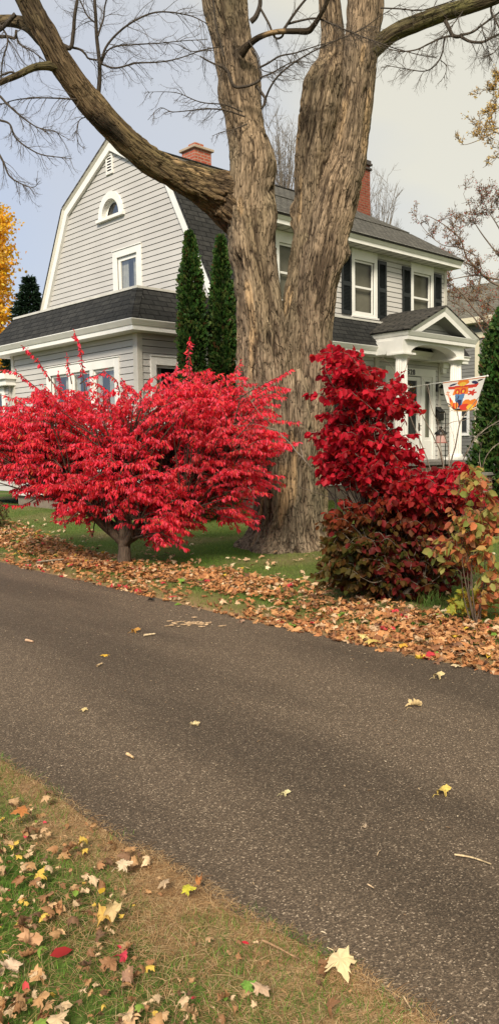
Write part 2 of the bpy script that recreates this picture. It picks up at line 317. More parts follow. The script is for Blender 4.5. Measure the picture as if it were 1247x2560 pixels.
def asphaltmat():
    m, n, b = newmat('asphalt'); b.inputs['Roughness'].default_value = .85; b.inputs['Specular IOR Level'].default_value = .25
    g = n.nodes.new('ShaderNodeNewGeometry')
    vo = n.nodes.new('ShaderNodeTexVoronoi'); vo.inputs['Scale'].default_value = 185; n.links.new(g.outputs['Position'], vo.inputs[0])
    sepc = n.nodes.new('ShaderNodeSeparateColor'); n.links.new(vo.outputs['Color'], sepc.inputs[0])
    r = n.nodes.new('ShaderNodeValToRGB'); n.links.new(sepc.outputs[0], r.inputs[0]); e = r.color_ramp.elements
    e[0].position = 0; e[0].color = (.050, .037, .025, 1); e[1].position = 1; e[1].color = (.40, .31, .22, 1)
    k = e.new(.45); k.color = (.082, .059, .039, 1); k = e.new(.82); k.color = (.125, .09, .06, 1); k = e.new(.95); k.color = (.20, .152, .105, 1)
    z = n.nodes.new('ShaderNodeTexNoise'); z.inputs['Scale'].default_value = .75; z.inputs['Detail'].default_value = 4; z.inputs['Roughness'].default_value = .5
    mp = n.nodes.new('ShaderNodeMapping'); mp.inputs['Scale'].default_value = (.30, 1.5, 1); mr0 = n.nodes.new('ShaderNodeMapping'); mr0.inputs['Rotation'].default_value = (0, 0, math.radians(-132))
    n.links.new(g.outputs['Position'], mr0.inputs[0]); n.links.new(mr0.outputs[0], mp.inputs[0]); n.links.new(mp.outputs[0], z.inputs[0])
    mr = n.nodes.new('ShaderNodeMapRange'); mr.inputs[1].default_value = .40; mr.inputs[2].default_value = .58; mr.inputs[3].default_value = .78; mr.inputs[4].default_value = 1.18; n.links.new(z.outputs[0], mr.inputs[0])
    sc = n.nodes.new('ShaderNodeVectorMath'); sc.operation = 'SCALE'; n.links.new(r.outputs[0], sc.inputs[0]); n.links.new(mr.outputs[0], sc.inputs['Scale'])
    n.links.new(sc.outputs[0], b.inputs['Base Color'])
    z2 = n.nodes.new('ShaderNodeTexNoise'); z2.inputs['Scale'].default_value = 220; n.links.new(g.outputs['Position'], z2.inputs[0])
    ad = n.nodes.new('ShaderNodeMath'); ad.operation = 'ADD'; n.links.new(vo.outputs['Distance'], ad.inputs[0]); n.links.new(z2.outputs[0], ad.inputs[1])
    bp = n.nodes.new('ShaderNodeBump'); bp.inputs['Strength'].default_value = .55; bp.inputs['Distance'].default_value = .004; n.links.new(ad.outputs[0], bp.inputs['Height']); n.links.new(bp.outputs[0], b.inputs['Normal'])
    return m
M_asph = asphaltmat()
D_ = np.array([-.674, .739]); Np = np.array([.739, .674])
tt = np.arange(-14, 26, .05)
far = 5.02+.035*vnoise(np.stack([tt*1.7, tt*0, tt*0], 1), 3)+.02*vnoise(np.stack([tt*7, tt*0, tt*0], 1), 4)-.14*np.exp(-((tt-4.7)/2.5)**2)
near = 1.755+.03*vnoise(np.stack([tt*2, tt*0, tt*0], 1), 5)+.02*vnoise(np.stack([tt*9, tt*0, tt*0], 1), 6)
rows = np.linspace(0, 1, 12); Vd = []
for r_ in rows:
    nn = near*(1-r_)+far*r_; Vd.append(np.stack([D_[0]*tt+Np[0]*nn, D_[1]*tt+Np[1]*nn, np.full_like(tt, .006+.012*math.sin(math.pi*r_))], 1))
Vd = np.array(Vd); mrow, mc = Vd.shape[:2]; i = np.arange(mrow-1)[:, None]*mc+np.arange(mc-1)[None]
kind(fastmesh('driveway', Vd.reshape(-1, 3), np.stack([i, i+mc, i+mc+1, i+1], -1).reshape(-1, 4), M_asph, smooth=True), 'structure')
def fard(t): return np.interp(t, tt, far)

# ================================================================== HOUSE
house = thing('house', 'grey two storey gambrel roofed house with white trim and a columned front porch', 'house', tuple(HA), math.pi/2-TH)
WL = lambda a, z, d: (a, -d, z)             # long front wall plane t=0, facing the street
def wl(t0): return lambda a, z, d: (a, t0-d, z)
def ws(s0): return lambda a, z, d: (s0-d, a, z)
STEP = .127
def siding(mb, W, z0, z1, iv, holes=(), step=STEP, lip=.014, gap=.011):
    z = z0
    while z < z1-.02:
        zt = min(z+step, z1); b0, b1 = iv(z); t0, t1 = iv(zt); cuts = sorted((h[0], h[1]) for h in holes if h[2] < (z+zt)/2 < h[3])
        segs = []; cur = b0
        for c0, c1 in cuts:
            if c0 > cur: segs.append((cur, c0))
            cur = max(cur, c1)
        if cur < b1: segs.append((cur, b1))
        for a0, a1 in segs:
            T0 = t0 if a0 == b0 else a0; T1 = t1 if a1 == b1 else a1; zb = z+gap
            if T1 <= T0: continue
            mb.poly([W(a0, zb, lip), W(a1, zb, lip), W(T1, zt, 0), W(T0, zt, 0)], 0)
            mb.poly([W(a0, zb, lip), W(a1, zb, lip), W(a1, zb, -.02), W(a0, zb, -.02)], 0)
            mb.poly([W(a0, z, -.02), W(a1, z, -.02), W(a1, zb, -.02), W(a0, zb, -.02)], 1)
            mb.poly([W(a0, z, 0), W(a1, z, 0), W(a1, z, -.02), W(a0, z, -.02)], 1)
        z = zt
def window(W, a0, a1, z0, z1, head=.17, side=.11, sill=True, rail=.5, dark=M_shade, curt=None, parent=house, proud=.035, sw=.05, label=None, name='window', split=None):
    """a0..z1 is the outer size of the casing"""
    f = MB(); f.box(a0, a0+side, z0, z1, 0, proud, 0, W); f.box(a1-side, a1, z0, z1, 0, proud, 0, W); f.box(a0+side, a1-side, z1-head, z1, 0, proud, 0, W)
    f.box(a0+side, a1-side, z0, z0+.07, 0, proud, 0, W)
    if sill: f.box(a0-.02, a1+.02, z0-.05, z0, 0, proud+.04, 0, W)
    f.box(a0-.012, a1+.012, z1, z1+.02, 0, proud+.02, 0, W)
    o = f.build(name, M_white, parent, bevel=.004)
    if label: o['label'] = label
    b0, b1, c0, c1 = a0+side, a1-side, z0+.07, z1-head
    n_ = MB(); d = -.28
    n_.poly([W(b0, c0, d), W(b1, c0, d), W(b1, c1, d), W(b0, c1, d)], 0)
    for q in (((b0, c0), (b1, c0)), ((b1, c0), (b1, c1)), ((b1, c1), (b0, c1)), ((b0, c1), (b0, c0))):
        n_.poly([W(q[0][0], q[0][1], 0), W(q[1][0], q[1][1], 0), W(q[1][0], q[1][1], d), W(q[0][0], q[0][1], d)], 0)
    n_.build('recess', M_dark, o)
    bays = [(b0, b1)] if not split else [(b0+(b1-b0)*i/split+.03*(i > 0), b0+(b1-b0)*(i+1)/split-.03*(i < split-1)) for i in range(split)]
    if split:
        for i in range(1, split): mu = MB(); x = b0+(b1-b0)*i/split; mu.box(x-.06, x+.06, c0, c1, -.02, proud-.005, 0, W); mu.build('mullion', M_white, o)
    for (p0, p1) in bays:
        s = MB(); s.box(p0, p0+sw, c0, c1, -.05, -.015, 0, W); s.box(p1-sw, p1, c0, c1, -.05, -.015, 0, W); s.box(p0+sw, p1-sw, c1-sw, c1, -.05, -.015, 0, W); s.box(p0+sw, p1-sw, c0, c0+sw, -.05, -.015, 0, W)
        if rail:
            zm = c0+(c1-c0)*rail; s.box(p0+sw, p1-sw, zm-.025, zm+.025, -.06, -.02, 0, W)
        s.build('sash', M_white, o)
        g = MB(); g.poly([W(p0+sw, c0+sw, -.04), W(p1-sw, c0+sw, -.04), W(p1-sw, c1-sw, -.04), W(p0+sw, c1-sw, -.04)]); g.build('pane', M_glass, o, recalc=False)
        if dark is not None:
            g = MB(); g.poly([W(p0, c0, -.12), W(p1, c0, -.12), W(p1, c1, -.12), W(p0, c1, -.12)]); g.build('shade', dark, o, recalc=False)
        if curt:
            g = MB()
            for (k0, k1, kz0, kz1) in curt:
                x = p0+(p1-p0)*k0; xe = p0+(p1-p0)*k1; nseg = 10; za = c0+(c1-c0)*kz0; zb = c0+(c1-c0)*kz1
                for i in range(nseg):
                    xa = x+(xe-x)*i/nseg; xb = x+(xe-x)*(i+1)/nseg; da = -.09-.015*(i % 2); db = -.09-.015*((i+1) % 2)
                    g.poly([W(xa, za, da), W(xb, za, db), W(xb, zb, db), W(xa, zb, da)])
            g.build('curtain', M_curt, o, recalc=False)
    return o
def shutter(W, a0, a1, z0, z1):
    m = MB(); t = .03; fr = .055
    m.box(a0, a0+fr, z0, z1, .015, .015+t, 0, W); m.box(a1-fr, a1, z0, z1, .015, .015+t, 0, W)
    zm = z0+(z1-z0)*.5
    for q0, q1 in ((z0, z0+.09), (zm-.05, zm+.05), (z1-.09, z1)): m.box(a0+fr, a1-fr, q0, q1, .015, .015+t, 0, W)
    for s0, s1 in ((z0+.09, zm-.05), (zm+.05, z1-.09)):
        z = s0
        while z < s1-.02:
            m.poly([W(a0+fr, z, .042), W(a1-fr, z, .042), W(a1-fr, z+.034, .018), W(a0+fr, z+.034, .018)])
            m.poly([W(a0+fr, z, .042), W(a1-fr, z, .042), W(a1-fr, z, .018), W(a0+fr, z, .018)]); z += .034
    m.box(a0+.01, a1-.01, z0+.01, z1-.01, .008, .0165, 0, W)
    return m.build('shutter', M_shut, house)

S_END = 10.97; TW = .40; SG = 2.13; SR = 2.0
# windows: casing rectangles on each wall
up_w = [(4.12, 5.16, 4.80, 6.44), (6.79, 7.81, 4.80, 6.44), (9.27, 10.33, 4.80, 6.44)]
low_w = [(.28, 1.35, 2.0, 3.34), (3.2, 4.4, 2.0, 3.34), (5.2, 6.2, 2.0, 3.34)]
sun_w = (.60, 3.40, 2.25, 3.36)
def PSW(x, y, s0):
    r_ = ray(x, y); k_ = ((HA-EYE)@HU+s0)/(r_@HU); Q = EYE+r_*k_; return float((Q-HA)@HV), float(Q[2])
gab_w = (PSW(355, 640, SG)[0], PSW(284, 640, SG)[0], 4.68, PSW(320, 620, SG)[1])
def inset(r, k=.05, kt=.07): return (r[0]+k, r[1]-k, r[2]+.03, r[3]-kt)
# gambrel profile (t,z)
CT = 3.78
prof_out = [(CT-3.80, 4.60), (CT-2.12, 7.68), (CT, 8.82), (CT+2.12, 7.68), (CT+3.80, 4.60)]
def gam(z, inn=.0):
    if z < 7.68: h = 3.80-(z-4.60)/(7.68-4.60)*(3.80-2.12)
    else: h = 2.12*(8.82-z)/(8.82-7.68)
    return h-inn
# --- foundation
m = MB(); m.box(.03, S_END-.03, .03, 5.0, -.3, .60); m.build('foundation', M_found, house)
# --- siding walls
m = MB(); siding(m, wl(0), .60, 3.80, lambda z: (.09, S_END-.09), [inset(r) for r in low_w]+[(7.62, 9.79, 1.10, 3.50)]); m.build('front_wall', [M_siding, M_slot], house, recalc=False)
m = MB(); siding(m, ws(0), .60, 3.80, lambda z: (.09, 4.90), [inset(sun_w)]); m.build('side_wall', [M_siding, M_slot], house, recalc=False)
m = MB(); siding(m, wl(TW), 4.66, 6.44, lambda z: (3.2, S_END-.1), [inset(r, .05, .03) for r in up_w]); m.build('dormer_wall', [M_siding, M_slot], house, recalc=False)
hr_c, hr_z, hr_r = (PSW(310, 520, SG)[0]+PSW(249, 520, SG)[0])/2, PSW(280, 541, SG)[1], (PSW(249, 520, SG)[0]-PSW(310, 520, SG)[0])/2
def iv_g(z): h = gam(z, .06); return (CT-h, CT+h)
gh = [inset(gab_w)]
for k in range(8):
    za = hr_z-.02+k*.06; rr = max(.05, (hr_r-.12)**2-(za-hr_z)**2)**.5; gh.append((hr_c-rr, hr_c+rr, za, za+.06))
m = MB(); siding(m, ws(SG), 4.62, 8.74, iv_g, gh); m.build('gable_wall', [M_siding, M_slot], house, recalc=False)
# other sides (plain) so that the volume is closed
m = MB()
m.poly([(S_END, 0, .3), (S_END, 7.5, .3), (S_END, 7.5, 4.6), (S_END, 0, 4.6)]); m.poly([(S_END, .1, 4.6)]+[(S_END, t, z-.05) for t, z in prof_out[1:]]+[]) 
m.poly([(S_END, TW, 4.6), (S_END, TW, 6.45), (S_END, CT-2.0, 7.6), (S_END, CT-2.0, 4.6)])
m.poly([(SG, 7.5, .3), (S_END, 7.5, .3), (S_END, 7.5, 4.6), (SG, 7.5, 4.6)]); m.poly([(SG, 5.0, .3), (SG, 7.5, .3), (SG, 7.5, 4.6), (SG, 5.0, 4.6)]); m.poly([(.02, 5.0, .3), (SG, 5.0, .3), (SG, 5.0, 3.9), (.02, 5.0, 3.9)])
m.build('rear_wall', M_siding, house, recalc=False)
m = MB(); m.poly([(3.2, TW, 6.4), (3.2, TW, 4.6), (3.2, 0, 4.6), (3.2, CT-2.12, 7.6)]); m.build('dormer_cheek', M_siding, house, recalc=False)
# corner boards
M_cb = plain('corner_paint', (.53, .50, .44), .5, .04)
m = MB(); m.box(-.03, .09, -.03, .0, .60, 3.80); m.box(-.03, .0, .0, .11, .60, 3.80); m.build('corner_board', M_cb, house, bevel=.003)
for bx in ((-.03, .02, 4.90, 5.02, .60, 3.80), (S_END-.09, S_END+.02, -.03, .02, .60, 3.80), (S_END-.11, S_END+.02, TW-.03, TW+.02, 4.66, 6.44), (7.18, 7.34, -.045, -.0, 1.15, 3.75), (9.98, 10.10, -.035, 0, 1.15, 3.75)):
    m = MB(); m.box(*bx); m.build('corner_board', M_cb, house, bevel=.003)
m = MB(); m.box(3.2, S_END, TW-.045, TW-.02, 4.64, 4.74); m.box(3.2, S_END-.1, TW-.022, TW-.003, 6.34, 6.445); m.build('belt_board', M_siding, house)
# --- first floor eave + skirt roof, mitred at the sunroom corner; profile offsets (out, z)
EP = [(.02, 3.76), (.34, 3.76), (.34, 3.845), (.36, 3.85), (.42, 3.94), (.42, 3.955), (.02, 3.955)]
def eave_run(prof, name, mats, parent=house, l0=S_END, l1=5.15, split=1):
    m = MB()
    for i in range(len(prof)-1):
        (o0, z0), (o1, z1) = prof[i], prof[i+1]
        mi = mats[1][i]
        m.poly([(-o0, -o0, z0), (l0, -o0, z0), (l0, -o1, z1), (-o1, -o1, z1)], mi)
        m.poly([(-o0, -o0, z0), (-o0, l1+o0, z0), (-o1, l1+o1, z1), (-o1, -o1, z1)], mi)
        m.poly([(-o0, l1+o0, z0), (SG, l1+o0, z0), (SG, l1+o1, z1), (-o1, l1+o1, z1)], mi)
    return m.build(name, mats[0], parent, recalc=False)
eave_run(EP, 'eave', ([M_white, M_soffit], [1, 0, 0, 0, 0, 0]))
m = MB(); a = .40; bi = -.10; zl, zt_ = 3.96, 4.62; sl = math.hypot(a-bi, zt_-zl); l1 = 5.15
m.poly([(-a, -a, zl), (S_END, -a, zl), (S_END, -bi, zt_), (-bi, -bi, zt_)], 0, [(-a, 0), (S_END, 0), (S_END, sl), (-bi, sl)])
m.poly([(-a, -a, zl), (-a, l1+a, zl), (-bi, l1+bi, zt_), (-bi, -bi, zt_)], 0, [(-a, 0), (l1+a, 0), (l1+bi, sl), (-bi, sl)])
m.poly([(-a, l1+a, zl), (SG, l1+a, zl), (SG, l1+bi, zt_), (-bi, l1+bi, zt_)], 0, [(-a, 0), (SG, 0), (SG, sl), (-bi, sl)])
m.build('skirt_roof', M_shing, house, recalc=False)
# hip shingles over the mitre
m = MB(); cA = Vector((-a-.012, -a-.012, zl)); cB = Vector((-bi-.012, -bi-.012, zt_)); n_h = 9
for i in range(n_h):
    p = cA.lerp(cB, i/n_h); q = cA.lerp(cB, (i+1.15)/n_h)
    for dx, dy in ((.15, 0), (0, .15)):
        m.poly([p, (p.x+dx, p.y+dy, p.z+.02), (q.x+dx, q.y+dy, q.z-.0+.02), q], 0, [(0, i*.2), (.15, i*.2), (.15, i*.2+.13), (0, i*.2+.13)])
        m.poly([p, (p.x+dx, p.y+dy, p.z+.02), (p.x+dx+.01, p.y+dy+.01, p.z+.02), (p.x+.012, p.y+.012, p.z)], 0)
m.build('hip_shingles', M_shing, house, recalc=False)
m = MB(); m.box(-bi-.02, S_END, -bi-.02, -bi+.03, zt_, zt_+.05); m.box(-bi-.02, -bi+.03, -bi+.03, l1+bi, zt_, zt_+.05); m.build('roof_edge_flashing', M_cap, house, bevel=.003)
m = MB(); m.poly([(.1, .1, zt_+.01), (S_END, .1, zt_+.01), (S_END, .6, zt_+.01), (SG, .6, zt_+.01), (SG, l1, zt_+.01), (.1, l1, zt_+.01)]); m.build('flat_roof', M_shing, house, recalc=False)
# --- main gambrel roof
def slab(m, p0, p1, s0, s1, mi=0, th=.07, vofs=0):
    """roof plane between profile points p0 (low) and p1 (high) running s0..s1"""
    L_ = math.hypot(p1[0]-p0[0], p1[1]-p0[1]); nx, nz_ = -(p1[1]-p0[1])/L_, (p1[0]-p0[0])/L_
    if nz_ < 0: nx, nz_ = -nx, -nz_
    a_ = [(s0, p0[0], p0[1]), (s1, p0[0], p0[1]), (s1, p1[0], p1[1]), (s0, p1[0], p1[1])]
    b_ = [(x, y+nx*th, z+nz_*th) for x, y, z in a_]
    m.poly(b_, mi, [(s0, vofs), (s1, vofs), (s1, vofs+L_), (s0, vofs+L_)]); m.poly(a_, 1)
    for i in range(4):
        j = (i+1) % 4; m.poly([a_[i], a_[j], b_[j], b_[i]], 0)
m = MB(); slab(m, prof_out[0], prof_out[1], SR, 3.25, th=.06); slab(m, prof_out[4], prof_out[3], SR, S_END, th=.06); m.build('lower_gambrel_roof', [M_shing, M_soffit], house, recalc=False)
m = MB(); slab(m, prof_out[1], prof_out[2], SR, S_END, th=.06); slab(m, prof_out[3], prof_out[2], SR, S_END, th=.06)
slab(m, (-.10, 6.60), (CT-2.10, 7.66), 3.15, S_END+.12, th=.06); m.build('roof', [M_shing2, M_soffit], house, recalc=False)
# ridge cap
m = MB(); m.box(SR, S_END, CT-.10, CT+.10, 8.86, 8.885); m.build('ridge_cap', M_shing2, house)
# --- rake boards of the gable: soffit sloping face + white fascia following the profile
def offp(pr, d):
    res = []; n = len(pr)
    for i in range(n):
        def nrm(a, b): v = np.array(b)-np.array(a); v = v/np.linalg.norm(v); return np.array([v[1], -v[0]])
        if i == 0: q = np.array(pr[0])+nrm(pr[0], pr[1])*d
        elif i == n-1: q = np.array(pr[-1])+nrm(pr[-2], pr[-1])*d
        else:
            a, b = nrm(pr[i-1], pr[i]), nrm(pr[i], pr[i+1]); k = (a+b)/np.linalg.norm(a+b); q = np.array(pr[i])+k*d/max(.3, k@a)
        res.append((float(q[0]), float(q[1])))
    return res
P0 = prof_out; P1 = offp(P0, .05); P2 = offp(P0, .21)
m = MB(); s_f = SG-.06
for i in range(4):
    m.poly([(SR, *P0[i]), (SR, *P0[i+1]), (s_f-.02, *P1[i+1]), (s_f-.02, *P1[i])], 0)            # sloping crown / overhang seen from below
    m.poly([(s_f-.02, *P1[i]), (s_f-.02, *P1[i+1]), (s_f, *P1[i+1]), (s_f, *P1[i])], 0)
    m.poly([(s_f-.025, *P1[i]), (s_f-.025, *P1[i+1]), (s_f-.025, *P2[i+1]), (s_f-.025, *P2[i])], 1)  # flat white frieze
    m.poly([(s_f-.025, *P2[i]), (s_f-.025, *P2[i+1]), (SG+.02, *P2[i+1]), (SG+.02, *P2[i])], 1)
m.build('rake_board', [plain('rake_paint', (.66, .63, .54), .5, .06), M_white], house, recalc=False)
# --- upper eave on the long side
m = MB(); s0, s1 = 3.12, S_END+.12
EP2 = [(-.0+TW, 6.44), (-.02, 6.44), (-.02, 6.53), (-.04, 6.535), (-.12, 6.64), (-.12, 6.66)]
for i in range(len(EP2)-1):
    (t0, z0), (t1, z1) = EP2[i], EP2[i+1]; m.poly([(s0, t0, z0), (s1, t0, z0), (s1, t1, z1), (s0, t1, z1)], 1 if i == 0 else 0)
m.poly([(s1, t, z) for t, z in EP2]+[(s1, TW, 6.85)], 0); m.poly([(s0, t, z) for t, z in EP2]+[(s0, TW, 6.85)], 0); m.build('upper_eave', [M_white, M_soffit], house, recalc=False)
m = MB(); m.poly([(s1-.02, -.12, 6.60), (s1-.02, CT-2.1, 7.68), (s1-.02, CT-2.1, 7.5), (s1-.02, .3, 6.45)]); m.build('end_rake', M_white, house, recalc=False)
# vents strips in the soffit
m = MB()
for k in range(int((s1-s0)/.3)): m.box(s0+k*.3, s0+k*.3+.008, .0, TW-.02, 6.434, 6.439)
m.build('soffit_joints', M_slot, house)
# --- windows
for r in up_w: window(wl(TW), *r[:2], r[2], r[3], head=.26 if r[0] < 9 else .24, side=.12, dark=M_shade, curt=None)
for r in up_w: shutter(wl(TW), r[0]-.385, r[0]-.02, 4.80, 6.28); shutter(wl(TW), r[1]+.02, r[1]+.375, 4.80, 6.28)
for i, r in enumerate(low_w): window(wl(0), *r, head=.16, side=.13, dark=None, curt=[(0, .25, 0, 1)])
window(ws(0), *sun_w, head=.18, side=.16, dark=None, rail=0, split=3, curt=[(.0, .42, .0, 1), (.75, 1, 0, 1)], label='triple sunroom window with part drawn curtains')
window(ws(SG), *gab_w, head=.16, side=.17, dark=None, curt=[(0, .35, .0, 1), (.6, 1, .0, 1)], rail=.42, sw=.09)
# half round window
Wg = ws(SG); m = MB(); ns = 20; ro, ri = hr_r, hr_r-.15; zb = hr_z
def arcp(r, k, d): a_ = math.pi*k/ns; return Wg(hr_c+r*math.cos(a_), zb+r*1.12*math.sin(a_), d)
for k in range(ns):
    m.poly([arcp(ro, k, .05), arcp(ro, k+1, .05), arcp(ri, k+1, .05), arcp(ri, k, .05)]); m.poly([arcp(ro, k, .05), arcp(ro, k+1, .05), arcp(ro, k+1, -.01), arcp(ro, k, -.01)])
    m.poly([arcp(ri, k, .05), arcp(ri, k+1, .05), arcp(ri, k+1, -.12), arcp(ri, k, -.12)])
    m.poly([arcp(ri-.0, k, -.08), arcp(ri, k+1, -.08), arcp(ri-.06, k+1, -.08), arcp(ri-.06, k, -.08)])
m.box(hr_c-ro-.05, hr_c+ro+.05, zb-.07, zb, -.02, .09, 0, Wg)
hw = m.build('half_round_window', M_white, house, recalc=False)
m = MB(); m.poly([arcp(ri-.05, k, -.10) for k in range(ns+1)]); m.build('pane', M_glass, hw, recalc=False)
m = MB(); m.poly([arcp(ri, k, -.25) for k in range(ns+1)]); m.build('recess', M_dark, hw, recalc=False)
# gable vent
Wv = Wg; m = MB(); vz0, vz1, va, vb = PSW(276, 436, SG)[1], PSW(276, 386, SG)[1], PSW(284, 410, SG)[0], PSW(268, 410, SG)[0]
m.box(va, va+.04, vz0, vz1, 0, .04, 0, Wv); m.box(vb-.04, vb, vz0, vz1, 0, .04, 0, Wv); m.box(va+.04, vb-.04, vz1-.03, vz1, 0, .04, 0, Wv); m.box(va+.04, vb-.04, vz0, vz0+.03, 0, .04, 0, Wv)
for k in range(6):
    z = vz0+.04+k*.066; m.poly([Wv(va+.04, z, .035), Wv(vb-.04, z, .035), Wv(vb-.04, z+.035, .02), Wv(va+.04, z+.035, .02)]); 
ve = m.build('gable_vent', M_white, house, recalc=False)
m = MB(); m.box(va+.03, vb-.03, vz0+.02, vz1-.02, .014, .018, 0, Wv); m.build('vent_backing', M_iron, ve)
# --- chimneys
def chimney(s, t, wx, wy, z0, z1, mat, capm, label, flue=True):
    m = MB(); x0, x1, y0, y1 = s-wx/2, s+wx/2, t-wy/2, t+wy/2
    for q, wd in ((((x0, y0), (x1, y0)), wx), (((x1, y0), (x1, y1)), wy), (((x1, y1), (x0, y1)), wx), (((x0, y1), (x0, y0)), wy)):
        m.poly([(*q[0], z0), (*q[1], z0), (*q[1], z1), (*q[0], z1)], 0, [(0, z0), (wd, z0), (wd, z1), (0, z1)])
    o = m.build('chimney', mat, house, recalc=False); o['label'] = label
    m = MB(); m.box(x0-.06, x1+.06, y0-.06, y1+.06, z1, z1+.07)
    if not flue: m.box(x0-.03, x1+.03, y0-.03, y1+.03, z1+.07, z1+.16); m.box(x0-.05, x1+.05, y0-.05, y1+.05, z1-.14, z1-.07)
    m.build('chimney_cap', capm, o, bevel=.01)
    if flue:
        m = MB(); m.box(x0+.10, x1-.16, y0+.10, y1-.14, z1+.07, z1+.20); m.build('flue', M_brick1, o, bevel=.01)
    m = MB(); m.box(x0-.03, x1+.03, y0-.03, y1+.03, z0, z0+.0+.55); m.build('chimney_flashing', M_iron, o) if not flue else None
chimney(4.95, 4.05, .56, .52, 8.3, 9.26, M_brick1, M_stone.copy() if False else plain('tan_cap', (.42, .33, .24), .8, .1), 'orange brick chimney with tan cap')
chimney(11.42, 4.05, .62, .75, 8.0, 10.30, M_brick2, plain('dark_cap', (.06, .05, .045), .8, .1), 'tall dark red brick chimney', flue=False)

# --- porch
PT = -1.30; PL, PR, PC = 6.83, 9.91, 8.36; PZ = 4.24; FLZ = 1.14
porch_s = plain('porch_fascia', (.77, .755, .705), .5, .05)
m = MB(); ap = (PC, 4.93)
def prow(sA, zA, sB, zB, t0, t1, th=.05):
    L_ = math.hypot(sB-sA, zB-zA); nx, nz_ = -(zB-zA)/L_, (sB-sA)/L_
    if nz_ < 0: nx, nz_ = -nx, -nz_
    A_ = [(sA, t0, zA), (sA, t1, zA), (sB, t1, zB), (sB, t0, zB)]; B_ = [(x+nx*th, y, z+nz_*th) for x, y, z in A_]
    m.poly(B_, 0, [(t0, 0), (t1, 0), (t1, L_), (t0, L_)]); m.poly(A_, 1)
    for i in range(4): j = (i+1) % 4; m.poly([A_[i], A_[j], B_[j], B_[i]], 0)
prow(PL-.02, PZ, PC, ap[1], PT-.03, TW, .045); prow(PR+.02, PZ, PC, ap[1], PT-.03, TW, .045)
m.build('porch_roof', [M_porchr, M_soffit], house, recalc=False)
# fascia around the porch (same eave profile), mitred
m = MB(); pf = [(-.30, PZ-.20), (0, PZ-.20), (0, PZ-.11), (.015, PZ-.105), (.06, PZ), (.06, PZ+.01)]   # (out beyond PL/PR/PT, z)
pf = [(-.30, PZ-.19), (-.06, PZ-.19), (-.06, PZ-.10), (-.045, PZ-.095), (0, PZ-.005), (0, PZ+.005), (-.3, PZ+.005)]
for i in range(len(pf)-1):
    (o0, z0), (o1, z1) = pf[i], pf[i+1]; mi = 1 if i == 0 else 0
    m.poly([(PL-o0, PT-o0, z0), (PL-o0, TW, z0), (PL-o1, TW, z1), (PL-o1, PT-o1, z1)], mi)
    m.poly([(PL-o0, PT-o0, z0), (PR+o0, PT-o0, z0), (PR+o1, PT-o1, z1), (PL-o1, PT-o1, z1)], mi)
    m.poly([(PR+o0, PT-o0, z0), (PR+o0, TW, z0), (PR+o1, TW, z1), (PR+o1, PT-o1, z1)], mi)
m.build('porch_eave', [porch_s, M_soffit], house, recalc=False)
# pediment: raking boards, recessed siding and the shingled sill under it
m = MB(); R0 = [(PL+.03, PZ+.01), (PC, 4.935), (PR-.03, PZ+.01)]
def inw(d):
    k = math.atan2(4.93-PZ, PC-PL); return [(PL+.03+d/math.sin(k), PZ+.01), (PC, 4.935-d/math.cos(k)), (PR-.03-d/math.sin(k), PZ+.01)]
R1, R2 = inw(.10), inw(.21)
for i in range(2):
    m.poly([(R0[i][0], PT-.03, R0[i][1]), (R0[i+1][0], PT-.03, R0[i+1][1]), (R1[i+1][0], PT+.03, R1[i+1][1]), (R1[i][0], PT+.03, R1[i][1])], 0)
    m.poly([(R1[i][0], PT+.025, R1[i][1]), (R1[i+1][0], PT+.025, R1[i+1][1]), (R2[i+1][0], PT+.025, R2[i+1][1]), (R2[i][0], PT+.025, R2[i][1])], 0)
    m.poly([(R2[i][0], PT+.025, R2[i][1]), (R2[i+1][0], PT+.025, R2[i+1][1]), (R2[i+1][0], PT+.40, R2[i+1][1]), (R2[i][0], PT+.40, R2[i][1])], 1)
m.build('pediment', [porch_s, M_soffit], house, recalc=False)
m = MB(); W_p = wl(PT+.38)
def iv_p(z): h = (PC-PL-.1)*(4.93-z)/(4.93-PZ)-.12; return (PC-max(h, .001), PC+max(h, .001))
siding(m, W_p, PZ+.02, 4.85, iv_p, step=.15); m.build('pediment_siding', [M_siding, M_slot], house, recalc=False)
m = MB(); m.poly([(PL+.05, PT+.0, PZ+.012), (PR-.05, PT+.0, PZ+.012), (PR-.3, PT+.38, PZ+.10), (PL+.3, PT+.38, PZ+.10)], 0); m.build('pediment_sill_shingles', M_shing, house, recalc=False)
# beams: left and right straight beams, front arch
cz = 3.74; bt = PZ-.19; CL, CR, CTc = 6.98, 9.33, -.98
m = MB(); hw_ = .15
m.box(CL-hw_, CL+hw_, CTc+hw_, 0, cz, bt); m.box(CR-hw_, CR+hw_, CTc+hw_, 0, cz, bt)
n_a = 24; x0, x1 = CL-hw_, CR+hw_; f0, f1 = CTc-hw_, CTc+hw_
a0_, a1_ = CL+hw_+.03, CR-hw_-.03; rise = bt-.06-cz
def az(x):
    if x <= a0_ or x >= a1_: return cz
    u_ = (x-(a0_+a1_)/2)/((a1_-a0_)/2); return cz+rise*(1-abs(u_)**2.4)**(1/2.0)
xs = [x0]+[a0_+(a1_-a0_)*(1-math.cos(math.pi*i/n_a))/2 for i in range(n_a+1)]+[x1]
for i in range(len(xs)-1):
    za, zb_ = az(xs[i]), az(xs[i+1])
    for f in (f0, f1): m.poly([(xs[i], f, za), (xs[i+1], f, zb_), (xs[i+1], f, bt), (xs[i], f, bt)])
    m.poly([(xs[i], f0, za), (xs[i+1], f0, zb_), (xs[i+1], f1, zb_), (xs[i], f1, za)])
m.poly([(x0, f0, cz), (x0, f1, cz), (x0, f1, bt), (x0, f0, bt)]); m.poly([(x1, f0, cz), (x1, f1, cz), (x1, f1, bt), (x1, f0, bt)])
m.build('porch_beam', porch_s, house, recalc=False)
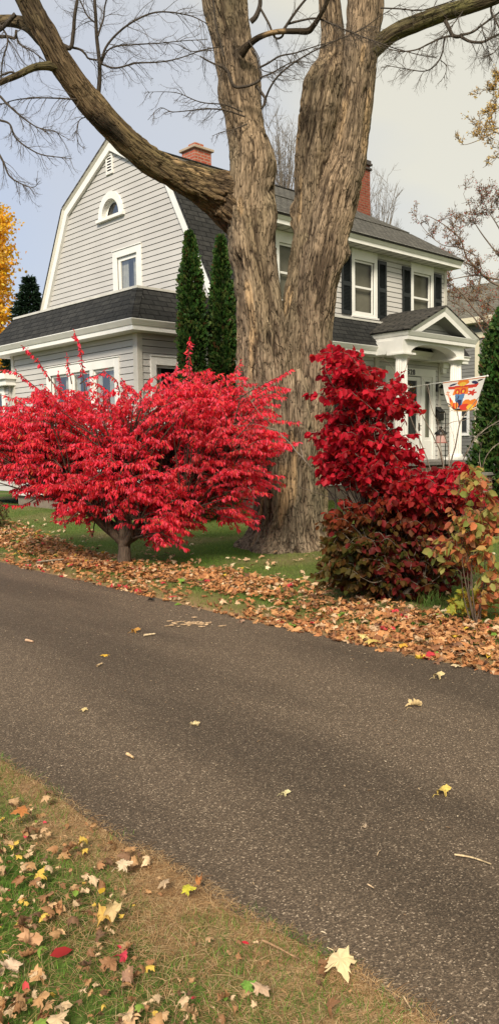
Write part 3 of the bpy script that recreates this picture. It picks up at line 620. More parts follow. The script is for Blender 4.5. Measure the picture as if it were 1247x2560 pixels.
m = MB(); m.poly([(PL+.1, PT+.1, bt+.002), (PR-.1, PT+.1, bt+.002), (PR-.1, 0, bt+.002), (PL+.1, 0, bt+.002)]); m.build('porch_ceiling', M_soffit, house, recalc=False)
for cs in (CL, CR):
    m = MB(); m.lathe((cs, CTc, FLZ), [(.165, .0), (.165, .12), (.155, .14), (.160, .9), (.150, 1.8), (.138, cz-FLZ-.1), (.138, cz-FLZ-.06)], n=36, flute=.13); o = m.build('column', M_col, house)
    m = MB(); m.box(cs-.25, cs+.25, CTc-.25, CTc+.25, cz-.05, cz); m.lathe((cs, CTc, cz-.12), [(.15, 0), (.19, .07)], n=24); m.build('capital', M_col, o, bevel=.006)
    m = MB(); m.box(cs-.21, cs+.21, CTc-.21, CTc+.21, FLZ, FLZ+.07); m.lathe((cs, CTc, FLZ+.07), [(.20, 0), (.20, .04), (.17, .08)], n=24); m.build('base', M_col, o, bevel=.006)
# pilaster brackets on the wall
m = MB(); m.box(10.02, 10.28, -.16, -.02, 3.62, 3.80); m.box(10.06, 10.24, -.12, -.02, 3.48, 3.62); m.build('wall_bracket', M_white, house, bevel=.01)
# porch base: brick with stone cap
def brickbox(m, x0, x1, y0, y1, z0, z1):
    for (a_, b_) in (((x0, y0), (x1, y0)), ((x1, y0), (x1, y1)), ((x1, y1), (x0, y1)), ((x0, y1), (x0, y0))):
        wd = math.hypot(b_[0]-a_[0], b_[1]-a_[1]); m.poly([(*a_, z0), (*b_, z0), (*b_, z1), (*a_, z1)], 0, [(0, z0), (wd, z0), (wd, z1), (0, z1)])
m = MB(); brickbox(m, 6.7, 9.75, -1.28, -.03, -.1, FLZ-.10); pb = m.build('porch_base', M_brick3, house, recalc=False)
m = MB(); m.box(6.64, 9.81, -1.34, -.03, FLZ-.10, FLZ); m.build('stone_slab', M_stone, pb, bevel=.01)
# --- front door assembly on t=0 (trim frame, storm door, sidelights)
W0 = wl(0); d0, d1, dz0, dz1 = 7.60, 9.81, FLZ, 3.56
m = MB(); m.box(d0, d1, 3.36, dz1, -.01, .05, 0, W0); m.box(d0, d0+.12, dz0, 3.36, -.01, .05, 0, W0); m.box(d1-.14, d1, dz0, 3.36, -.01, .05, 0, W0)
m.box(8.05, 8.17, dz0, 3.36, -.01, .045, 0, W0); m.box(9.17, 9.29, dz0, 3.36, -.01, .045, 0, W0)
m.box(7.72, 8.05, dz0, dz0+.60, -.01, .03, 0, W0); m.box(9.29, 9.67, dz0, dz0+.52, -.01, .03, 0, W0); m.box(7.72, 8.05, 3.30, 3.36, -.01, .03, 0, W0); m.box(9.29, 9.67, 3.30, 3.36, -.01, .03, 0, W0)
dsur = m.build('door_surround', M_white, house, bevel=.004)
for (q0, q1) in ((7.72, 8.05), (9.29, 9.67)):
    z0_ = dz0+.52; m = MB(); m.box(q0, q0+.07, z0_, 3.3, -.03, .02, 0, W0); m.box(q1-.07, q1, z0_, 3.3, -.03, .02, 0, W0); m.box(q0+.07, q1-.07, z0_, z0_+.08, -.03, .02, 0, W0); m.box(q0+.07, q1-.07, 3.24, 3.30, -.03, .02, 0, W0)
    o = m.build('sidelight', M_white, house)
    m = MB(); m.poly([W0(q0+.07, z0_+.08, -.01), W0(q1-.07, z0_+.08, -.01), W0(q1-.07, 3.24, -.01), W0(q0+.07, 3.24, -.01)]); m.build('pane', M_glass, o, recalc=False)
    m = MB(); m.poly([W0(q0, z0_, -.08), W0(q1, z0_, -.08), W0(q1, 3.3, -.08), W0(q0, 3.3, -.08)]); m.build('curtain', plain('sidelight_sheer', (.30, .29, .22), .9, .1), o, recalc=False)
m = MB(); da, db = 8.17, 9.17
m.box(da, da+.13, dz0+.02, 3.34, -.03, .012, 0, W0); m.box(db-.17, db, dz0+.02, 3.34, -.03, .012, 0, W0); m.box(da+.13, db-.17, 3.24, 3.34, -.03, .012, 0, W0); m.box(da+.13, db-.17, dz0+.02, dz0+.58, -.03, .012, 0, W0); m.box(da+.13, db-.17, 2.36, 2.43, -.03, .012, 0, W0)
door = m.build('door', M_white, house, bevel=.003); door['label'] = 'white storm door with two dark glass panels'
m = MB(); m.poly([W0(da+.13, dz0+.58, -.01), W0(db-.17, dz0+.58, -.01), W0(db-.17, 3.24, -.01), W0(da+.13, 3.24, -.01)]); m.build('pane', M_glass, door, recalc=False)
m = MB(); m.poly([W0(da, dz0, -.12), W0(db, dz0, -.12), W0(db, 3.34, -.12), W0(da, 3.34, -.12)]); m.build('inner_door', M_dark, door, recalc=False)
m = MB(); hz = 2.02; m.box(db-.11, db-.06, hz-.10, hz+.10, .012, .03, 0, W0); m.tube([W0(db-.085, hz+.03, .03), W0(db-.085, hz+.03, .08), W0(db-.20, hz+.03, .085)], .013, 8); m.build('handle', M_iron, door)
# autumn wreath hangs on the inner door
wt = thing('door_wreath', 'autumn leaf wreath hanging behind the upper glass of the front door', 'wreath', tuple(HA+HU*8.72+HV*.09+np.array([0, 0, 2.84])), math.pi/2-TH)
rg = np.random.default_rng(5); nW = 260; aa = rg.uniform(0, 2*math.pi, nW); rr = .19+rg.normal(0, .035, nW)
cc = np.stack([rr*np.cos(aa), rg.uniform(-.06, 0, nW), rr*1.35*np.sin(aa)], 1); dd = unit(rg.normal(0, 1, (nW, 3))+cc*3); nn = np.tile([0, -1., 0], (nW, 1))+rg.normal(0, .4, (nW, 3))
v_, f_, ix = scatter(T_OV, cc, dd, nn, rg.uniform(.06, .11, nW), rg.uniform(.03, .05, nW)); fastmesh('wreath_leaves', v_, f_, M_leaf, pick([(.55, .16, .02), (.5, .3, .04), (.25, .03, .02), (.1, .1, .02), (.5, .08, .02)], nW, rng=rg)[ix], wt)
m = MB(); m.tube([(.19*math.cos(k*math.pi/12), -.02, .25*math.sin(k*math.pi/12)) for k in range(25)], .018, 6); m.build('wreath_ring', plain('grapevine', (.1, .06, .03)), wt)
# house number (the digits seen between column and trim)
cu = bpy.data.curves.new('house_number', 'FONT'); cu.body = '328'; cu.size = .20; cu.extrude = .006; cu.align_x = 'LEFT'; cu.space_character = 1.15
to = bpy.data.objects.new('house_number', cu); C.objects.link(to); dg = bpy.context.evaluated_depsgraph_get(); dg.update(); me = bpy.data.meshes.new_from_object(to.evaluated_get(dg)); bpy.data.objects.remove(to)
me.materials.clear(); me.materials.append(M_iron); no = bpy.data.objects.new('house_number', me); C.objects.link(no); no.parent = dsur; no.location = (8.50, -.062, 3.385); no.rotation_euler = (math.pi/2, 0, 0); no.scale = (1.05, 1, 1)
# --- entry vestibule at the far left end
m = MB(); vs = -.10; v0, v1 = 5.03, 7.6
siding(m, ws(vs), .6, 3.06, lambda z: (v0, v1), [(5.32, 6.5, 1.9, 2.94)]); m.poly([(vs, v0, .5), (SG, v0, .5), (SG, v0, 3.1), (vs, v0, 3.1)])
m.poly([(vs, v1, .5), (SG, v1, .5), (SG, v1, 3.1), (vs, v1, 3.1)]); vest = m.build('vestibule_wall', [M_siding, M_slot], house, recalc=False)
m = MB(); m.box(vs-.22, SG, v0-.22, v1+.2, 3.22, 3.36); m.box(vs-.16, SG, v0-.16, v1+.15, 3.08, 3.22); m.build('vestibule_roof', M_white, house, bevel=.01)
window(ws(vs), 5.22, 6.6, 1.85, 3.04, head=.12, side=.12, dark=None, rail=0)
# lower siding on the extreme left (deck skirting)
m = MB(); m.box(-.06, -.03, .0, 5.02, .52, .60); m.build('water_table', M_white, house)

# ------------------------------------------------------------------ fittings that hang on the house
def onwall(s, z, d=0): return tuple(HA+HU*s+HV*(-d)+np.array([0, 0, z]))
RZ = math.pi/2-TH
lamp = thing('wall_lantern', 'dark metal wall lantern on the trim right of the front door', 'lantern', onwall(9.90, 3.00, .03), RZ)
m = MB(); m.box(-.045, .045, -.02, 0, -.02, .20); m.tube([(0, -.02, .17), (0, -.12, .20), (0, -.16, .14)], .012, 6); m.build('bracket', M_iron, lamp)
m = MB(); m.lathe((0, -.16, -.12), [(.035, 0), (.05, .02), (.07, .20), (.085, .21), (.02, .28)], n=6); m.build('lamp_housing', M_iron, lamp)
m = MB(); m.lathe((0, -.16, -.09), [(.055, 0), (.073, .15)], n=6); m.build('lamp_glass', plain('frosted', (.35, .34, .30), .3), lamp)
mb_ = thing('mailbox', 'black metal wall mailbox right of the front door', 'mailbox', onwall(9.97, 2.20, .02), RZ)
m = MB(); m.box(-.13, .13, -.11, 0, 0, .26); m.build('box', M_iron, mb_, bevel=.01)
m = MB(); m.poly([(-.14, -.13, .24), (.14, -.13, .24), (.14, .0, .36), (-.14, .0, .36)]); m.poly([(-.14, -.13, .24), (.14, -.13, .24), (.14, -.11, .2), (-.14, -.11, .2)]); m.box(-.13, .13, -.02, 0, .26, .37); m.build('lid', M_iron, mb_, recalc=False)
m = MB(); m.tube([(-.09, -.03, 0), (-.09, -.05, -.30), (-.09, -.10, -.32)], .01, 5); m.tube([(.09, -.03, 0), (.09, -.05, -.30), (.09, -.10, -.32)], .01, 5); m.build('newspaper_hook', M_iron, mb_)
# flag
fp = thing('flagpole', 'thin white flagpole reaching out from the left porch column', 'flagpole', onwall(CL+.16, 2.93, 1.05), RZ)
tipw = aty(1217, 940, 15.55); p0 = np.array(onwall(CL+.16, 2.93, 1.05)); rel = tipw-p0; loc = Vector((float(rel@HU), float(rel@HV), float(rel[2])))
m = MB(); m.tube([(0, 0, 0), tuple(loc)], .0135, 8); m.build('pole', M_white, fp, smooth=True)
m = MB(); m.lathe(tuple(loc), [(.001, -.025), (.022, -.012), (.026, 0), (.022, .012), (.001, .025)], n=12); m.build('finial', M_cap, fp, smooth=True)
m = MB(); m.box(-.03, .03, -.02, .04, -.06, .06); m.tube([(0, 0, 0), tuple(loc*.06)], .022, 8); m.build('pole_bracket', M_cap, fp)
# flag cloth: hangs from the outer part of the pole
fl = thing('flag', 'white autumn flag printed with a scarecrow, pumpkins and crows, hanging from the white flagpole', 'flag', tuple(p0), RZ)
ld = loc.normalized(); Lp = loc.length
def world2loc(P): r_ = P-p0; return np.array([r_@HU, r_@HV, r_[2]])
q_tl = np.array(loc*.985); q_bl = world2loc(aty(1180, 1024, 15.65)); q_tr = np.array(loc*.50); q_br = world2loc(aty(1114, 1016, 15.95))
def S(a_, b_, off=0):      # a along the pole 0 = left in the photo, b down
    top = q_tr*(1-a_)+q_tl*a_; bot = q_br*(1-a_)+q_bl*a_; P = top*(1-b_)+bot*b_
    bow = .05*math.sin(a_*math.pi*2.2+b_*1.5)*b_+.035*math.sin(a_*7+1)*b_
    nrm_ = np.array([-.35, -.93, 0]); P = P+nrm_*(bow+off)+np.array([0, 0, -1])*(.06*math.sin(math.pi*a_)*b_*b_)+np.array([-1, 0, 0])*.03*math.sin(math.pi*b_)*(1-a_)
    return P
SH = []
def blob(ca, cb, ra, rb, mi, lift=0, rot=0, wob=0): SH.append(('b', ca, cb, ra, rb, rot, wob, mi))
def qd(p_, mi, lift=0): SH.append(('q', p_, mi))
FC = [(.80, .22, .03), (.62, .05, .03), (.10, .22, .42), (.03, .03, .09), (.82, .50, .06), (.04, .02, .012), (.72, .32, .20)]
qd([(.12, .22), (.90, .20), (.86, .31), (.12, .34)], 1); qd([(.33, .28), (.68, .27), (.72, .50), (.24, .54)], 0)
blob(.41, .42, .075, .10, 1); blob(.58, .40, .07, .10, 1); blob(.41, .43, .03, .05, 4); blob(.58, .41, .03, .05, 4)
blob(.52, .12, .15, .09, 0); blob(.52, .17, .09, .07, 4); qd([(.43, .02), (.60, .02), (.64, .08), (.38, .08)], 0)
qd([(.35, .50), (.64, .49), (.62, .84), (.36, .72)], 2); qd([(.49, .66), (.60, .66), (.60, .90), (.50, .90)], 3); qd([(.46, .55), (.50, .55), (.48, .75), (.45, .75)], 3)
blob(.26, .155, .11, .035, 3, rot=-.35); blob(.80, .15, .08, .045, 3, rot=.5); blob(.90, .10, .06, .025, 5, rot=-.4); blob(.80, .47, .08, .075, 1, wob=.35)
for ca, cb, ra, rb, c_ in ((.18, .82, .10, .12, 0), (.34, .86, .09, .09, 1), (.44, .84, .09, .09, 0), (.72, .78, .09, .12, 0), (.70, .88, .13, .09, 1), (.88, .80, .11, .13, 0), (.82, .90, .08, .08, 4), (.14, .72, .04, .10, 1)): blob(ca, cb, ra, rb, c_)
for x_, y_ in ((.10, .45), (.08, .52), (.11, .57)): qd([(x_-.05, y_-.015), (x_+.05, y_-.015), (x_+.05, y_+.02), (x_-.05, y_+.02)], 6)
qd([(.085, .40), (.115, .40), (.12, .70), (.09, .70)], 6)
def flagcol(a_, b_):
    c = (.84, .80, .74)
    if b_ < .035: c = FC[0]
    if b_ > .955: c = (.45, .25, .08)
    if abs(b_-(.90+.05*math.sin(a_*math.pi))) < .028: c = FC[5]
    for s_ in SH:
        if s_[0] == 'b':
            dx, dy = a_-s_[1], b_-s_[2]; x = dx*math.cos(s_[5])+dy*math.sin(s_[5]); y = -dx*math.sin(s_[5])+dy*math.cos(s_[5]); rr_ = math.hypot(x/s_[3], y/s_[4])
            if rr_ < 1+s_[6]*math.cos(5*math.atan2(y, x)): c = FC[s_[7]]
        else:
            P_ = s_[1]; sg = [(P_[(i+1) % 4][0]-P_[i][0])*(b_-P_[i][1])-(P_[(i+1) % 4][1]-P_[i][1])*(a_-P_[i][0]) for i in range(4)]
            if all(v > 0 for v in sg) or all(v < 0 for v in sg): c = FC[s_[2]]
    return c
nf = 72; V = []; Fq = []; Cq = []
for j in range(nf):
    for i in range(nf):
        k0 = len(V); V += [S(i/nf, j/nf), S((i+1)/nf, j/nf), S((i+1)/nf, (j+1)/nf), S(i/nf, (j+1)/nf)]; Fq.append((k0, k0+1, k0+2, k0+3)); Cq += [flagcol((i+.5)/nf, (j+.5)/nf)]*4
fastmesh('cloth', np.array(V), np.array(Fq), leafmat('flag_cloth', .3, .8), np.array(Cq), fl)
# shepherd hook with hanging feeder
hk0 = aty(1112, 1190, 15.9); hk0[2] = float(zg(hk0[0], hk0[1])); top = aty(1110, 1027, 15.9)[2]
hk = thing('shepherd_hook', 'thin black double shepherd hook standing in front of the right porch column', 'garden hook', tuple(hk0))
m = MB(); m.tube([(0, 0, -.1), (0, 0, top-hk0[2]-.05), (-.03, 0, top-hk0[2]), (-.08, 0, top-hk0[2]), (-.12, 0, top-hk0[2]-.07), (-.13, 0, top-hk0[2]-.3), (-.13, 0, top-hk0[2]-.45)], .009, 6); m.build('hook_rod', M_iron, hk, smooth=True)
fd = aty(1101, 1085, 15.88); fe = thing('bird_feeder', 'small dark roofed bird feeder with pink base hanging on the black hook', 'bird feeder', tuple(fd))
m = MB(); m.lathe((0, 0, 0), [(.13, -.01), (.12, .03), (.06, .07), (.02, .10), (.03, .13), (.001, .16)], n=16); m.build('feeder_roof', M_iron, fe)
m = MB(); m.lathe((0, 0, -.16), [(.10, 0), (.10, .15)], n=14); m.build('seed_tube', plain('pink_glass', (.50, .30, .26), .4), fe)
m = MB(); m.lathe((0, 0, -.18), [(.13, 0), (.13, .02)], n=14); m.build('tray', plain('tray_red', (.25, .08, .06), .6), fe)
# brick planter wall right of the porch
A_ = gnd(1190, 1184, .92); pw = thing('brick_garden_wall', 'low brick garden wall with grey stone cap at the right of the porch', 'wall', (float(A_[0]), float(A_[1]), 0), RZ)
m = MB(); brickbox(m, 0, 3.2, 0, .25, -.1, .86); m.build('wall', M_brick3, pw, recalc=False)
m = MB(); m.box(-.05, 3.25, -.05, .30, .86, .93); m.build('stone_cap', M_stone, pw, bevel=.01)

# ================================================================== BIG MAPLE
def barkmat():
    m, n, b = newmat('maple_bark'); b.inputs['Roughness'].default_value = .9; b.inputs['Specular IOR Level'].default_value = .15
    at = n.nodes.new('ShaderNodeAttribute'); at.attribute_name = 'Col'; fl_ = n.nodes.new('ShaderNodeAttribute'); fl_.attribute_name = 'flow'
    mp = n.nodes.new('ShaderNodeMapping'); mp.inputs['Scale'].default_value = (1, 1, .16); n.links.new(fl_.outputs['Vector'], mp.inputs[0])
    z = n.nodes.new('ShaderNodeTexNoise'); z.inputs['Scale'].default_value = 60; z.inputs['Detail'].default_value = 6; z.inputs['Distortion'].default_value = .3; n.links.new(mp.outputs[0], z.inputs[0])
    mr = n.nodes.new('ShaderNodeMapRange'); mr.inputs[1].default_value = .3; mr.inputs[2].default_value = .7; mr.inputs[3].default_value = .62; mr.inputs[4].default_value = 1.32; n.links.new(z.outputs[0], mr.inputs[0])
    sc = n.nodes.new('ShaderNodeVectorMath'); sc.operation = 'SCALE'; n.links.new(at.outputs['Color'], sc.inputs[0]); n.links.new(mr.outputs[0], sc.inputs['Scale']); n.links.new(sc.outputs[0], b.inputs['Base Color'])
    zd = n.nodes.new('ShaderNodeTexNoise'); zd.inputs['Scale'].default_value = 9; zd.inputs['Detail'].default_value = 3; n.links.new(mp.outputs[0], zd.inputs[0])
    mp2 = n.nodes.new('ShaderNodeMapping'); mp2.inputs['Scale'].default_value = (1, 1, .13); n.links.new(fl_.outputs['Vector'], mp2.inputs[0]); zd.inputs['Scale'].default_value = 14; av = n.nodes.new('ShaderNodeVectorMath'); av.operation = 'MULTIPLY_ADD'; av.inputs[1].default_value = (.16, .16, .10); n.links.new(zd.outputs['Color'], av.inputs[0]); n.links.new(mp2.outputs[0], av.inputs[2])
    vo = n.nodes.new('ShaderNodeTexVoronoi'); vo.feature = 'DISTANCE_TO_EDGE'; vo.inputs['Scale'].default_value = 20; n.links.new(av.outputs[0], vo.inputs['Vector'])
    v2 = n.nodes.new('ShaderNodeTexVoronoi'); v2.inputs['Scale'].default_value = 20; n.links.new(av.outputs[0], v2.inputs['Vector'])
    ck = n.nodes.new('ShaderNodeMapRange'); ck.interpolation_type = 'SMOOTHSTEP'; ck.inputs[1].default_value = .0; ck.inputs[2].default_value = .075; ck.inputs[3].default_value = .50; ck.inputs[4].default_value = 1.0; n.links.new(vo.outputs['Distance'], ck.inputs[0])
    sv = n.nodes.new('ShaderNodeSeparateColor'); n.links.new(v2.outputs['Color'], sv.inputs[0]); cv = n.nodes.new('ShaderNodeMapRange'); cv.inputs[3].default_value = .88; cv.inputs[4].default_value = 1.10; n.links.new(sv.outputs[0], cv.inputs[0])
    mu = n.nodes.new('ShaderNodeMath'); mu.operation = 'MULTIPLY'; n.links.new(ck.outputs[0], mu.inputs[0]); n.links.new(cv.outputs[0], mu.inputs[1])
    s2 = n.nodes.new('ShaderNodeVectorMath'); s2.operation = 'SCALE'; n.links.new(sc.outputs[0], s2.inputs[0]); n.links.new(mu.outputs[0], s2.inputs['Scale']); n.links.new(s2.outputs[0], b.inputs['Base Color'])
    hh = n.nodes.new('ShaderNodeMath'); hh.operation = 'MULTIPLY_ADD'; hh.inputs[1].default_value = .35; n.links.new(z.outputs[0], hh.inputs[0]); n.links.new(ck.outputs[0], hh.inputs[2])
    bp = n.nodes.new('ShaderNodeBump'); bp.inputs['Strength'].default_value = .9; bp.inputs['Distance'].default_value = .03; n.links.new(hh.outputs[0], bp.inputs['Height']); n.links.new(bp.outputs[0], b.inputs['Normal'])
    return m
M_bark = barkmat()
maple_base = gnd(722, 1362, .04); TY = float(maple_base[1])
maple = thing('maple_tree', 'huge bare old maple with forked shaggy bark trunk standing on the lawn before the house', 'tree', (float(maple_base[0]), TY, .03))
MO = np.array([maple_base[0], TY, .03])
def limb(name, pts, mrows, nring, flat=1.0, coarse=.030, lump=.05, dark=0., knots=(), moss=.3, seed=0, depthscale=None, parent=maple, tint=(1, 1, 1), stains=(), flare=0, rs_=1):
    """pts: (px, py, width_px, depth) along the limb, surveyed on the photograph"""
    P = np.array([aty(a, b_, d) for a, b_, w_, d in pts]); R = np.array([pxw(w_, d)/2 for a, b_, w_, d in pts])
    R = R*rs_*.965; P, R, t = smoothpath(P, R, mrows); d, x, y = frames(P); th = np.arange(nring)*2*math.pi/nring
    co, si = np.cos(th)[None], np.sin(th)[None]; rr = R[:, None]*np.ones((1, nring)); l = t[:, None]*np.ones((1, nring))
    F3 = np.stack([rr*co, rr*si, l], -1).reshape(-1, 3)
    rm = R.mean(); lowf = fbm(F3*np.array([1.6, 1.6, 1.1])/max(rm, .15), 2, seed+1).reshape(mrows, nring)
    warp = fbm(F3*np.array([3, 3, 2.]), 2, seed+9)[:, None]*np.array([.05, .05, 0])
    n1 = fbm((F3+warp)*np.array([1, 1, .17])/.062, 2, seed+2); rid = np.clip(1-np.abs(n1)*4.6, 0, 1)*np.clip(.75+1.3*vnoise(F3*np.array([1, 1, .6])/.16, seed+12), 0, 1.15)
    n2 = vnoise((F3+warp)*np.array([1, 1, .22])/.030, seed+3); rid2 = np.clip(1-np.abs(n2)*3.2, 0, 1); n3 = vnoise(F3*np.array([.6, .6, 1.6])/.075, seed+8); crs = np.clip(1-np.abs(n3)*7, 0, 1)*.5
    rid = np.clip(np.maximum(rid, crs*(n2 > -.2)), 0, 1); plate = fbm(F3*np.array([1, 1, .4])/.09, 2, seed+4)
    rid = rid.reshape(mrows, nring); rid2 = rid2.reshape(mrows, nring); plate = plate.reshape(mrows, nring)
    sc = np.clip(R/.30, .25, 1.25)[:, None]
    mid_ = fbm((F3+warp)*np.array([1, 1, .35])/.16, 2, seed+15).reshape(mrows, nring); dsp = 1.5*lump*sc*lowf+.030*sc*mid_-1.25*coarse*sc*rid**1.2-.008*sc*rid2+.014*sc*plate
    if flare: dsp = dsp+flare*np.exp(-((t-.25)/.30))[:, None]*(.35+1.0*np.abs(np.sin(th*2.5+.6+.3*np.sin(th*3)))**1.3)[None]*np.minimum(1, 1)
    r2 = rr*(1+0*dsp)+dsp+coarse*sc*.45
    pos = P[:, None]+(x[:, None]*co[..., None]+y[:, None]*si[..., None])*r2[..., None]
    for (kx, ky, kd, kr, kh) in knots:
        K = aty(kx, ky, kd); dv = pos-K; g = np.exp(-(dv**2).sum(-1)/(2*kr*kr)); pos = pos+(x[:, None]*co[..., None]+y[:, None]*si[..., None])*(g*kh)[..., None]
    tan = np.clip((vnoise(F3*np.array([1, 1, .28])/.17, seed+5).reshape(mrows, nring)-.55)*7, 0, 1)*.6
    mo = np.clip((fbm(F3/.5, 2, seed+6).reshape(mrows, nring))*1.6, 0, 1)*moss
    base = np.array([.25, .190, .130])*tint; groove = np.array([.050, .034, .022]); tn = np.array([.50, .33, .17]); ms = np.array([.15, .14, .05])
    gv = np.clip(rid*1.0+.35*rid2, 0, 1)*.88; var = (1+.30*plate+.12*vnoise(F3/.012, seed+7).reshape(mrows, nring))
    big = np.clip(.5+fbm(F3*np.array([1, 1, .4])/.45, 2, seed+16).reshape(mrows, nring)*.9+.25*mid_, 0, 1)[..., None]; base = base*(.70+.50*big)*(np.array([1.06, 1, .92])*big+np.array([.97, 1.0, 1.02])*(1-big)); col = base*var[..., None]; col = col*(1-mo[..., None])+ms*mo[..., None]; col = col*(1-tan[..., None]*(1-gv[..., None]))+tn*(tan*(1-gv))[..., None]; col = col*(1-gv[..., None])+groove*gv[..., None]
    for (sx0, sy0, sx1, sy1, sd0, sr_) in stains:
        A0, A1 = aty(sx0, sy0, sd0), aty(sx1, sy1, sd0); ab = A1-A0; u_ = np.clip(((pos-A0)@ab)/(ab@ab), 0, 1); dd_ = np.linalg.norm(pos-A0-u_[..., None]*ab, axis=-1); g = np.exp(-(dd_/sr_)**4)[..., None]*.88; col = col*(1-g)+np.array([.018, .015, .012])*g
    col = col*(1-dark)+np.array([.045, .04, .025])*dark
    i = np.arange(mrows-1)[:, None]; j = np.arange(nring)[None]
    F = np.stack([i*nring+j, i*nring+(j+1) % nring, (i+1)*nring+(j+1) % nring, (i+1)*nring+j], -1).reshape(-1, 4)
    V = pos.reshape(-1, 3)-MO
    return fastmesh(name, V, F, M_bark, np.clip(col.reshape(-1, 3), .004, 1), parent, smooth=True, attr3=F3)
T = TY
trunk = limb('trunk', [(716, 1400, 262, T), (718, 1372, 226, T), (720, 1345, 202, T), (722, 1290, 186, T), (724, 1220, 182, T), (723, 1120, 186, T), (721, 1040, 190, T+.02), (718, 980, 180, T+.10), (716, 930, 140, T+.32), (714, 890, 90, T+.45), (712, 860, 30, T+.5)], 380, 340, lump=.05, seed=11, moss=.25, flare=.10)
stemL = limb('stem', [(700, 1230, 110, T+.02), (692, 1130, 150, T-.05), (678, 1030, 154, T-.10), (667, 930, 140, T-.16), (655, 800, 118, T-.2), (643, 700, 112, T-.2), (633, 620, 116, T-.15), (629, 550, 126, T-.1), (628, 480, 114, T-.1), (630, 400, 114, T-.05), (618, 335, 98, T), (610, 290, 92, T), (597, 200, 98, T+.05), (580, 100, 96, T+.1), (562, 0, 104, T+.1), (545, -180, 92, T+.1), (535, -420, 70, T+.1)], 620, 220, lump=.04, seed=23, moss=.25, stains=[(590, -60, 592, 120, T-.35, .17), (592, 120, 606, 215, T-.33, .10)],
      knots=[(668, 410, T-.3, .10, .06), (655, 806, T-.62, .05, .05), (552, 590, T-.5, .12, .10), (560, 640, T-.45, .10, .06)])
stemR = limb('stem', [(756, 1250, 110, T+.02), (768, 1150, 118, T-.06), (781, 1040, 102, T-.16), (790, 940, 84, T-.22), (790, 860, 82, T-.22), (788, 780, 92, T-.22), (797, 700, 100, T-.2), (812, 620, 104, T-.15), (824, 560, 104, T-.1), (844, 480, 106, T-.05), (866, 400, 94, T), (882, 300, 88, T), (894, 200, 84, T), (905, 100, 82, T), (915, 0, 88, T), (930, -200, 80, T+.1), (940, -420, 60, T+.1)], 620, 200, lump=.03, seed=37, moss=.2, tint=(1.05, 1.02, 1.0),
      knots=[(862, 636, T-.12, .10, .13), (722, 645, T-.1, .1, .05), (840, 640, T-.4, .10, .05)])
stemB = limb('stem', [(738, 1050, 60, T-.15), (727, 930, 60, T-.18), (733, 830, 70, T-.08), (749, 740, 76, T), (767, 660, 88, T), (777, 580, 90, T+.05), (780, 500, 92, T+.1), (784, 420, 96, T+.06), (793, 340, 104, T+.05), (804, 260, 104, T+.05), (814, 200, 90, T+.1), (828, 150, 62, T+.2), (830, 80, 56, T+.3), (824, 0, 50, T+.3), (815, -200, 44, T+.4)], 520, 160, lump=.035, seed=53, moss=.35, tint=(.9, .9, .88))
bigL = limb('limb', [(662, 640, 70, T+.12), (632, 580, 104, T+.05), (598, 528, 126, T-.03), (558, 492, 126, T-.1), (512, 468, 104, T-.25), (462, 447, 88, T-.4), (408, 422, 74, T-.55), (355, 385, 70, T-.7), (300, 335, 68, T-.85), (245, 278, 70, T-1.0), (205, 228, 66, T-1.1), (160, 165, 66, T-1.25), (120, 95, 62, T-1.4), (78, 15, 64, T-1.5), (40, -70, 60, T-1.6), (-40, -230, 50, T-1.7)], 520, 150, lump=.03, coarse=.024, seed=61, moss=.5, tint=(.62, .57, .49), stains=[(350, 400, 210, 260, T-1.05, .13)], rs_=.9)
limb('limb', [(905, 140, 60, T), (945, 112, 44, T-.05), (985, 82, 40, T-.15), (1040, 58, 40, T-.25), (1100, 35, 38, T-.35), (1160, 18, 36, T-.45), (1247, -10, 32, T-.6), (1340, -60, 26, T-.8)], 240, 80, lump=.015, coarse=.012, seed=71, moss=.8, tint=(.62, .62, .5))
limb('limb', [(118, 105, 44, T-1.4), (75, 66, 34, T-1.3), (40, 54, 28, T-1.2), (0, 52, 26, T-1.1), (-60, 55, 20, T-1.0)], 140, 60, lump=.01, coarse=.010, seed=77, moss=.6, tint=(.55, .55, .45))
limb('limb', [(150, 170, 30, T-1.3), (120, 165, 22, T-1.4), (85, 169, 18, T-1.5), (45, 188, 16, T-1.6), (0, 208, 13, T-1.7), (-40, 235, 10, T-1.8)], 120, 40, lump=.005, coarse=.008, seed=79, moss=.6, tint=(.55, .55, .42))
limb('limb', [(600, 135, 26, T-.35), (622, 112, 17, T-.42), (650, 92, 15, T-.5), (690, 80, 13, T-.6), (735, 78, 13, T-.7), (768, 78, 15, T-.75), (782, 66, 13, T-.8), (800, 38, 12, T-.9), (818, 0, 11, T-1.0), (830, -60, 9, T-1.1)], 160, 30, lump=.006, coarse=.005, seed=83, moss=.2, tint=(.20, .19, .17))

